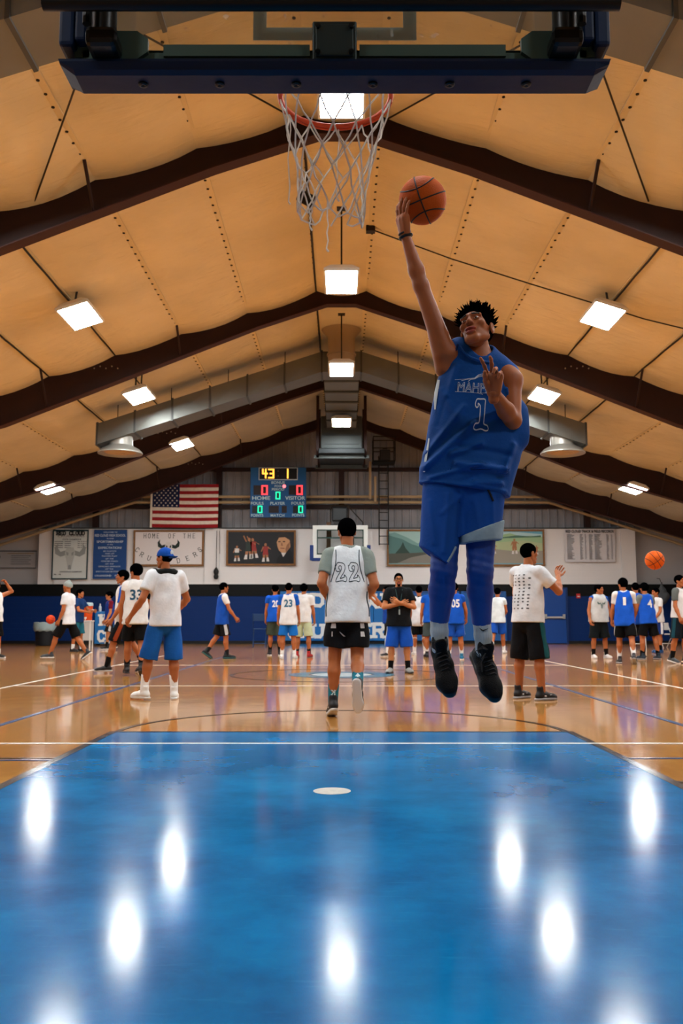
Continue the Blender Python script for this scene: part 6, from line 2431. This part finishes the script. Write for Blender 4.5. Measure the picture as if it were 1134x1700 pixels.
# hair: cropped sides, spiky top
G = Field((-.14, -.17, -.12), (.14, .16, .22), .0042)
G.ell((0, -.018, .036), (.080, .103, .091), .01)
G.ell((0, .085, -.050), (.085, .082, .108), .012, op='cut')
G.ell((0, .108, .006), (.060, .050, .058), .012, op='cut')
for s_ in (-1, 1):
    G.ell((s_ * .085, .014, -.040), (.030, .045, .045), .008, op='cut')
G.plane((0, 0, -.060), (0, .3, -.95))
hr = np.random.default_rng(11)
for _ in range(260):
    a, e = hr.uniform(0, 2 * math.pi), math.asin(hr.uniform(.22, 1.0))
    n = np.array([math.cos(a) * math.cos(e), math.sin(a) * math.cos(e), math.sin(e)])
    if n[1] > .62 and n[2] < .42:
        continue
    p = np.array([0, -.016, .038]) + n * np.array([.080, .103, .090])
    d = unit(n + np.array([hr.uniform(-.35, .35), hr.uniform(-.1, .7), hr.uniform(0, .5)]))
    G.cone(p, p + d * hr.uniform(.028, .050), .0070, .0022, .002)
V, Fc = G.mesh()
link_mesh('hair', np_mesh('hair', xf(V, HFR) - JB, Fc, hair_m), jumper)

# --- jersey, open below like a sleeveless shirt
F = Field(lo, hi, .0056)
C = [(787, 612, .150, .62), (788, 650, .184, .60), (792, 700, .222, .56), (786, 745, .222, .56), (774, 790, .216, .60), (768, 850, .216, .62)]
for (a, b) in zip(C, C[1:]):
    F.cone(jp(a[0], a[1], 4.46), jp(b[0], b[1], 4.46), a[2], b[2], .04, (FY, (a[3] + b[3]) / 2))
F.cone(jp(762, 580, 4.45), jp(752, 592, 4.45), .050, .058, .03)
F.cone(jp(762, 584, 4.45), jp(826, 614, 4.45), .060, .060, .04)
F.cone(jp(826, 612, 4.45), jp(842, 622, 4.45), .062, .062, .03)
F.cone(jp(851, 690, 4.47), jp(858, 720, 4.47), .075, .07, .05)
# armholes
F.cone(jp(720, 585, 4.44), jp(716, 618, 4.44), .040, .034, .02, op='cut')
F.cone(neck0 + (-.005, -.02, .015), neck0 + (-.005, -.04, .12), .058, .078, .012, op='cut')
X, Yg, Z = F.all()


def crease(p0, p1, w, amp, front=True):
    """raised fold along the line p0-p1 (photo pixels), on the chest side"""
    a, b = jp(*p0, 4.30), jp(*p1, 4.30)
    ba = np.array([b[0] - a[0], b[2] - a[2]])
    t = np.clip(((X - a[0]) * ba[0] + (Z - a[2]) * ba[1]) / (ba @ ba), 0, 1)
    d2 = (X - a[0] - t * ba[0]) ** 2 + (Z - a[2] - t * ba[1]) ** 2
    w = w * .85
    m = amp * (2.0 if amp > 0 else .9) * np.exp(-d2 / w ** 2)
    F.D -= (m * (1 / (1 + np.exp((Yg - 4.44) * 40)) if front else 1)).astype(np.float32)


for c in (((708, 770), (790, 700), .020, .016), ((712, 745), (772, 672), .016, .010), ((752, 752), (800, 735), .018, .016), ((760, 768), (842, 778), .022, .020), ((842, 778), (858, 735), .018, .012),
          ((716, 790), (800, 770), .014, .010), ((770, 715), (835, 690), .020, -.014), ((765, 740), (850, 752), .018, -.018), ((735, 640), (760, 690), .02, .006), ((760, 600), (745, 650), .016, .008),
          ((795, 640), (838, 668), .018, .008), ((846, 640), (862, 700), .016, .010), ((700, 795), (845, 812), .010, .006), ((730, 700), (748, 640), .014, -.006), ((790, 800), (835, 800), .018, .014), ((745, 806), (792, 790), .016, -.012)):
    crease(*c)
q0, q1 = jp(699, 797, 4.35), jp(842, 820, 4.35)
dn = unit((q1[2] - q0[2], 0, -(q1[0] - q0[0])))
if dn[2] > 0:
    dn = -dn
F.plane(q0, dn)
F.D = np.maximum(F.D, np.where(Z < jp(770, 772, 4.4)[2], -(F.D + .016), -1)).astype(np.float32)
V, Fc = F.mesh()
jersey = link_mesh('jersey', np_mesh('jersey', V - JB, Fc, jersey_m), jumper)
bvh = BVHTree.FromPolygons([tuple(v) for v in V], [tuple(q) for q in Fc])
pale = mat('jersey_print', 'c8deec', .7)
# lettering with outlined capitals, swept hair motif, outlined figure one
er = unit((1.0, 0, -.10))
eu = unit((.10, 0, 1.0))


cam_o = np.array([0, 0, CAM_H])


def on(b_, px, py, lift=.004):
    d_ = unit(jp(px, py, 4.4) - cam_o)
    h_ = b_.ray_cast(Vector(cam_o + d_ * 2.5), Vector(d_), 4.0)
    q_ = np.array(h_[0]) if h_[0] is not None else jp(px, py, 4.36)
    return q_ - d_ * lift - JB


def jtext(name, s_, px, py, w, h, outline=.0, font=None, r_=er, u_=eu):
    return project_text(name, s_, pale, jersey, bvh, jp(px, py, 4.2) - FY * .4, r_, u_, FY, w, h, lift=.0025, bold=0, outline=outline, font=font)


jtext('lettering', 'MAHPIYA', 803, 632, .205, .050, outline=.018)


def figure_one():
    path = [(.02, .80), (.10, .98), (.32, 1.0), (.64, 1.0), (.66, .80), (.66, .30), (.70, .18), (.90, .14), (.98, .0), (.80, -.05), (.50, .0), (.20, -.05), (.02, .0), (.08, .13), (.30, .18), (.36, .30), (.36, .70), (.30, .80), (.20, .84), (.22, .74), (.12, .70)]
    mb = MB()
    pts = []
    n = len(path)
    for i in range(n):
        p0, p1, p2, p3 = (np.array(path[(i + k) % n]) for k in (-1, 0, 1, 2))
        for t in (0, .33, .66):
            q = .5 * ((2 * p1) + (-p0 + p2) * t + (2 * p0 - 5 * p1 + 4 * p2 - p3) * t * t + (-p0 + 3 * p1 - 3 * p2 + p3) * t ** 3)
            pts.append((q[0], q[1], 0))
    mb.tube(pts, .026, 5, closed=True)
    bm = bmesh.new()
    vs = [bm.verts.new(v) for v in mb.v]
    for f_ in mb.f:
        bm.faces.new([vs[i] for i in f_])
    return bm


jtext('number', '1', 807, 678, .074, .163, font=figure_one)


def sweep_mark():
    mb = MB()
    for k in range(3):
        o = k * .09
        mb.tube([(-.9 + o * 3, -.12 - o * .6, 0), (-.45 + o, -.02 - o * .2, 0), (-.1, .12 - o * .5, 0), (.05, .42 - o, 0), (.3, .62 - o * 1.3, 0), (.55, .5 - o * 1.6, 0), (.72, .15 - o, 0), (.8, -.1 - o, 0)], .016, 4)
    return tube_bm(mb)


def under_mark():
    mb = MB()
    mb.tube([(-1.0, .02, 0), (-.2, .0, 0), (.1, -.02, 0), (.32, -.10, 0), (.22, .0, 0), (.9, .02, 0)], .012, 4)
    return tube_bm(mb)


def tube_bm(mb):
    bm = bmesh.new()
    vs = [bm.verts.new(v) for v in mb.v]
    for f_ in mb.f:
        bm.faces.new([vs[i] for i in f_])
    return bm


jtext('chest_mark', '', 798, 613, .20, .054, font=sweep_mark)
jtext('chest_mark', '', 796, 641, .19, .010, font=under_mark)
# white side panels
side_w = mat('jersey_side_white', 'b9c6cc', .8)


def side_patch(name, pix, m=side_w):
    """panel on the player's right flank; rows of (x_left, x_right, y) seen in the photograph"""
    vs, fs = [], []
    for (xa, xb, y) in pix:
        for i in range(4):
            tgt_ = jp(xa + (xb - xa) * i / 3, y, 4.45)
            d = unit(tgt_ - np.array([0, 0, CAM_H]))
            best = None
            for k in range(9):
                hit = bvh.ray_cast(Vector(np.array([0, 0, CAM_H]) + d * 3 + np.array([.004 * k, 0, 0])), Vector(d), 3.0)
                if hit[0] is not None:
                    best = np.array(hit[0]) + np.array(hit[1]) * .003
                    break
            vs.append((best if best is not None else tgt_) - JB)
    n = len(pix)
    fs = [(r * 4 + c, r * 4 + c + 1, r * 4 + c + 5, r * 4 + c + 4) for r in range(n - 1) for c in range(3)]
    return MB().add(vs, fs).build(name, m, jersey, smooth=True)


side_patch('side_panel', [(727, 731, 631), (725, 730, 640), (722, 728, 652), (721, 726, 664), (722, 724, 680)])
side_patch('side_panel', [(712, 714, 728), (709, 712, 745), (705, 709, 765), (703, 706, 783)])
# bands round the armhole and collar
MB().tube([jp(*p) - JB for p in ((763, 575, 4.38), (770, 585, 4.365), (782, 594, 4.355), (797, 599, 4.35), (812, 601, 4.365), (818, 600, 4.40))], .007, 8).build('collar_rib', jersey_m, jersey, smooth=True)

for pts_ in (((760, 572), (757, 581), (754, 589), (750, 597)), ((845, 622), (846, 632), (848, 645), (852, 656))):
    MB().tube([on(bvh, *p_, lift=.0) for p_ in pts_], .006, 6).build('armhole_band', mat('jersey_rib_navy', '03295c', .8), jersey, smooth=True)

# --- shorts
F = Field(lo, hi, .0056)
F.cone(jp(773, 790, 4.47), jp(770, 815, 4.47), .175, .185, .04, (FY, .66))
kR, kL = jp(731, 930, 4.41), jp(797, 905, 4.42)
cR0, cR1 = jp(704, 908, 4.33), jp(742, 936, 4.33)
nR = unit((cR1[2] - cR0[2], -.0, -(cR1[0] - cR0[0])))
nR = nR if nR[2] < 0 else -nR
cRb = jp(742, 936, 4.33)
nR2 = unit((-(cRb[2] - jp(764, 897, 4.33)[2]) * -1, 0, -(jp(764, 897, 4.33)[0] - cRb[0])))
nR2 = unit((.9, 0, -.5))
F.cone(jp(738, 812, 4.45), kR + (kR - jp(738, 812, 4.45)) * .2, .108, .100, .02, (FY, .95), [(cR0, nR), (cRb, nR2)])
F.cone(jp(716, 880, 4.50), jp(711, 905, 4.52), .045, .045, .03, None, [(jp(699, 908, 4.5), unit((-.5, 0, -.85)))])
cL0, cL1 = jp(768, 900, 4.33), jp(825, 894, 4.33)
nL = unit((cL1[2] - cL0[2], 0, -(cL1[0] - cL0[0])))
nL = nL if nL[2] < 0 else -nL
F.cone(jp(801, 812, 4.45), kL, .112, .094, .02, (FY, .95), [(cL0, nL)])
X, Yg, Z = F.all()
for c in (((715, 830), (722, 900), .014, .006), ((745, 820), (738, 915), .018, .010), ((768, 815), (763, 890), .012, -.022), ((790, 830), (800, 880), .018, .006), ((775, 815), (735, 850), .014, .006), ((820, 820), (822, 870), .014, .006), ((705, 800), (840, 805), .016, -.006)):
    crease(c[0], c[1], c[2], c[3] * .6)
F.shell(.013)
V, Fc = F.mesh()
SV, SF = V, Fc
shorts_o = link_mesh('shorts', np_mesh('shorts', V - JB, Fc, shorts_mm), jumper)
# grey band round the hem of the left leg, trim on the right
F = Field(lo, hi, .0056)
b0, b1 = jp(774, 886, 4.33), jp(832, 864, 4.33)
nb_ = unit((b1[2] - b0[2], 0, -(b1[0] - b0[0])))
nb_ = -nb_ if nb_[2] < 0 else nb_
F.cone(jp(801, 812, 4.45), kL, .122, .104, .02, (FY, .95), [(cL0 - (0, 0, .003), nL), (b0, nb_)])
F.shell(.022)
V, Fc = F.mesh()
link_mesh('hem_band', np_mesh('hem_band', V - JB, Fc, band_m), shorts_o)
MB().tube([jp(743, 933, 4.315) - JB, jp(750, 922, 4.32) - JB, jp(757, 908, 4.335) - JB], .0055, 6).build('hem_trim', band_m, shorts_o)
sb_ = BVHTree.FromPolygons([tuple(v) for v in SV], [tuple(q) for q in SF])
MB().tube([on(sb_, 806, 806), on(sb_, 812, 816), on(sb_, 819, 832)], .006, 6).build('drawstring', mat('black_cord', '090a10', .8), shorts_o)

# --- compression tights, socks, shoes
F = Field(np.array([lo[0], lo[1], .6]), np.array([hi[0], hi[1], 1.75]), .0056)
for hp, kn, an, cut in ((hipR, knR, anR, jp(729, 1031, 4.48)), (hipL, knL, anL, jp(800, 1036, 4.49))):
    d = unit(an - kn)
    F.cone(hp, kn, .088, .0615, .02)
    m_ = kn + (an - kn) * .36 + (0, .018, 0)
    F.cone(kn, m_, .0600, .0610, .02)
    F.cone(m_, an + d * .05, .0600, .0405, .02, None, [(cut, d)])
X, Yg, Z = F.all()
F.D += (.0012 * np.sin(Z * 160 + X * 40) * np.exp(-((Z - knR[2]) / .12) ** 2)).astype(np.float32)
V, Fc = F.mesh()
link_mesh('tights', np_mesh('tights', V - JB, Fc, tight_m), jumper)
up_hi, sole_hi = shoe_fields(.0046)
for nm, kn, an, pts, heel, toe in (('R', knR, anR, (jp(729, 1030, 4.48), jp(729.5, 1048, 4.485), jp(731, 1076, 4.49)), jp(731, 1084, 4.50), jp(750, 1150, 4.34)),
                                   ('L', knL, anL, (jp(800, 1035, 4.49), jp(802, 1055, 4.495), jp(804, 1084, 4.50)), jp(803, 1090, 4.50), jp(829, 1148, 4.36))):
    G = Field(np.minimum(pts[0], pts[2]) - .09, np.maximum(pts[0], pts[2]) + .09, .004)
    d = unit(pts[2] - pts[0])
    G.cone(pts[0], pts[1], .0440, .0415, .008, None, [(pts[0], -d)])
    G.cone(pts[1], pts[2], .0425, .041, .006)
    G.cone(pts[1] - d * .004, pts[1] + d * .004, .0445, .0445, .004)
    V, Fc = G.mesh()
    sk = link_mesh('sock', np_mesh('sock', V - JB, Fc, sock_m), jumper)
    if nm == 'L':
        mb = MB()
        sw = [(-.020, .012), (-.004, .001), (.024, .010), (.012, .004), (-.002, -.005), (-.012, -.002)]
        c = jp(801, 1046, 4.49)
        mb.add([c + np.array([x * 1.1, -math.sqrt(max(1e-6, .0445 ** 2 - (x * 1.1) ** 2)) - .002, z]) - JB for x, z in sw], [(0, 1, 5), (1, 4, 5), (1, 2, 3), (1, 3, 4)])
        mb.build('sock_mark', plain('10161c'), sk)
    t = unit(toe - heel)
    u = unit(-(unit(pts[2] - pts[0])) - t * (-(unit(pts[2] - pts[0])) @ t))
    u = unit((0, -1, .15) if nm == 'R' else (.25, -1, .25))
    u = unit(u - t * (u @ t))
    fr = (np.stack([np.cross(t, u), t, u], 1) * 1.0, pts[2] + unit(pts[2] - pts[0]) * .0 - u * .095 + t * .02)
    so = link_mesh('shoe', np_mesh('shoe', xf(up_hi[0], fr) - JB, up_hi[1], shoe_m), jumper)
    link_mesh('sole', np_mesh('sole', xf(sole_hi[0], fr) - JB, sole_hi[1], mat('black_sole', '101214', .45)), so)
    lc = MB()
    W = lambda p: xf(np.array([p], float), fr)[0] - JB
    for q in range(6):
        y0, z0 = .020 + .019 * q, .118 - .0085 * q
        lc.tube([W((-.026, y0 + .004, z0 - .012)), W((-.012, y0, z0)), W((.012, y0 + .006, z0)), W((.026, y0 + .002, z0 - .012))], .0034, 6)
    tag(lc.build('lace', mat('black_lace', '17181a', .7), so), kind='stuff')
    if nm == 'L':
        for k, (a, b) in enumerate(((.07, .035), (.05, .07))):
            MB().tube([W((.0 + .01 * k, .01, .15)), W((.05, .02 + .01 * k, .19)), W((.05 + a * .5, .03, .17 + .01 * k)), W((.05, .04 + b * .3, .135)), W((.02, .02, .14))], .0028, 6).build('lace_loop', MATS['black_lace'], so)
        MB().tube([W((.02, .02, .14)), W((.045, .05, .11)), W((.05, .09, .09))], .0028, 6).build('lace_end', MATS['black_lace'], so)
# wristband
d = unit(wrR - elR)
MB().tube([wrR - d * .012 + .030 * (math.cos(a) * unit(np.cross(d, FY)) + math.sin(a) * unit(np.cross(d, np.cross(d, FY)))) * (1, .85, 1) - JB for a in np.linspace(0, 2 * math.pi, 26, endpoint=False)], .0075, 8, closed=True).build('wristband', mat('black_rubber_band', '0c0e10', .4), jumper, smooth=True)
MB().tube([wrR + d * .006 + .0285 * (math.cos(a) * unit(np.cross(d, FY)) + math.sin(a) * unit(np.cross(d, np.cross(d, FY)))) * (1, .85, 1) - JB for a in np.linspace(0, 2 * math.pi, 26, endpoint=False)], .005, 8, closed=True).build('wristband', mat('grey_cord_band', '23282b', .6), jumper, smooth=True)
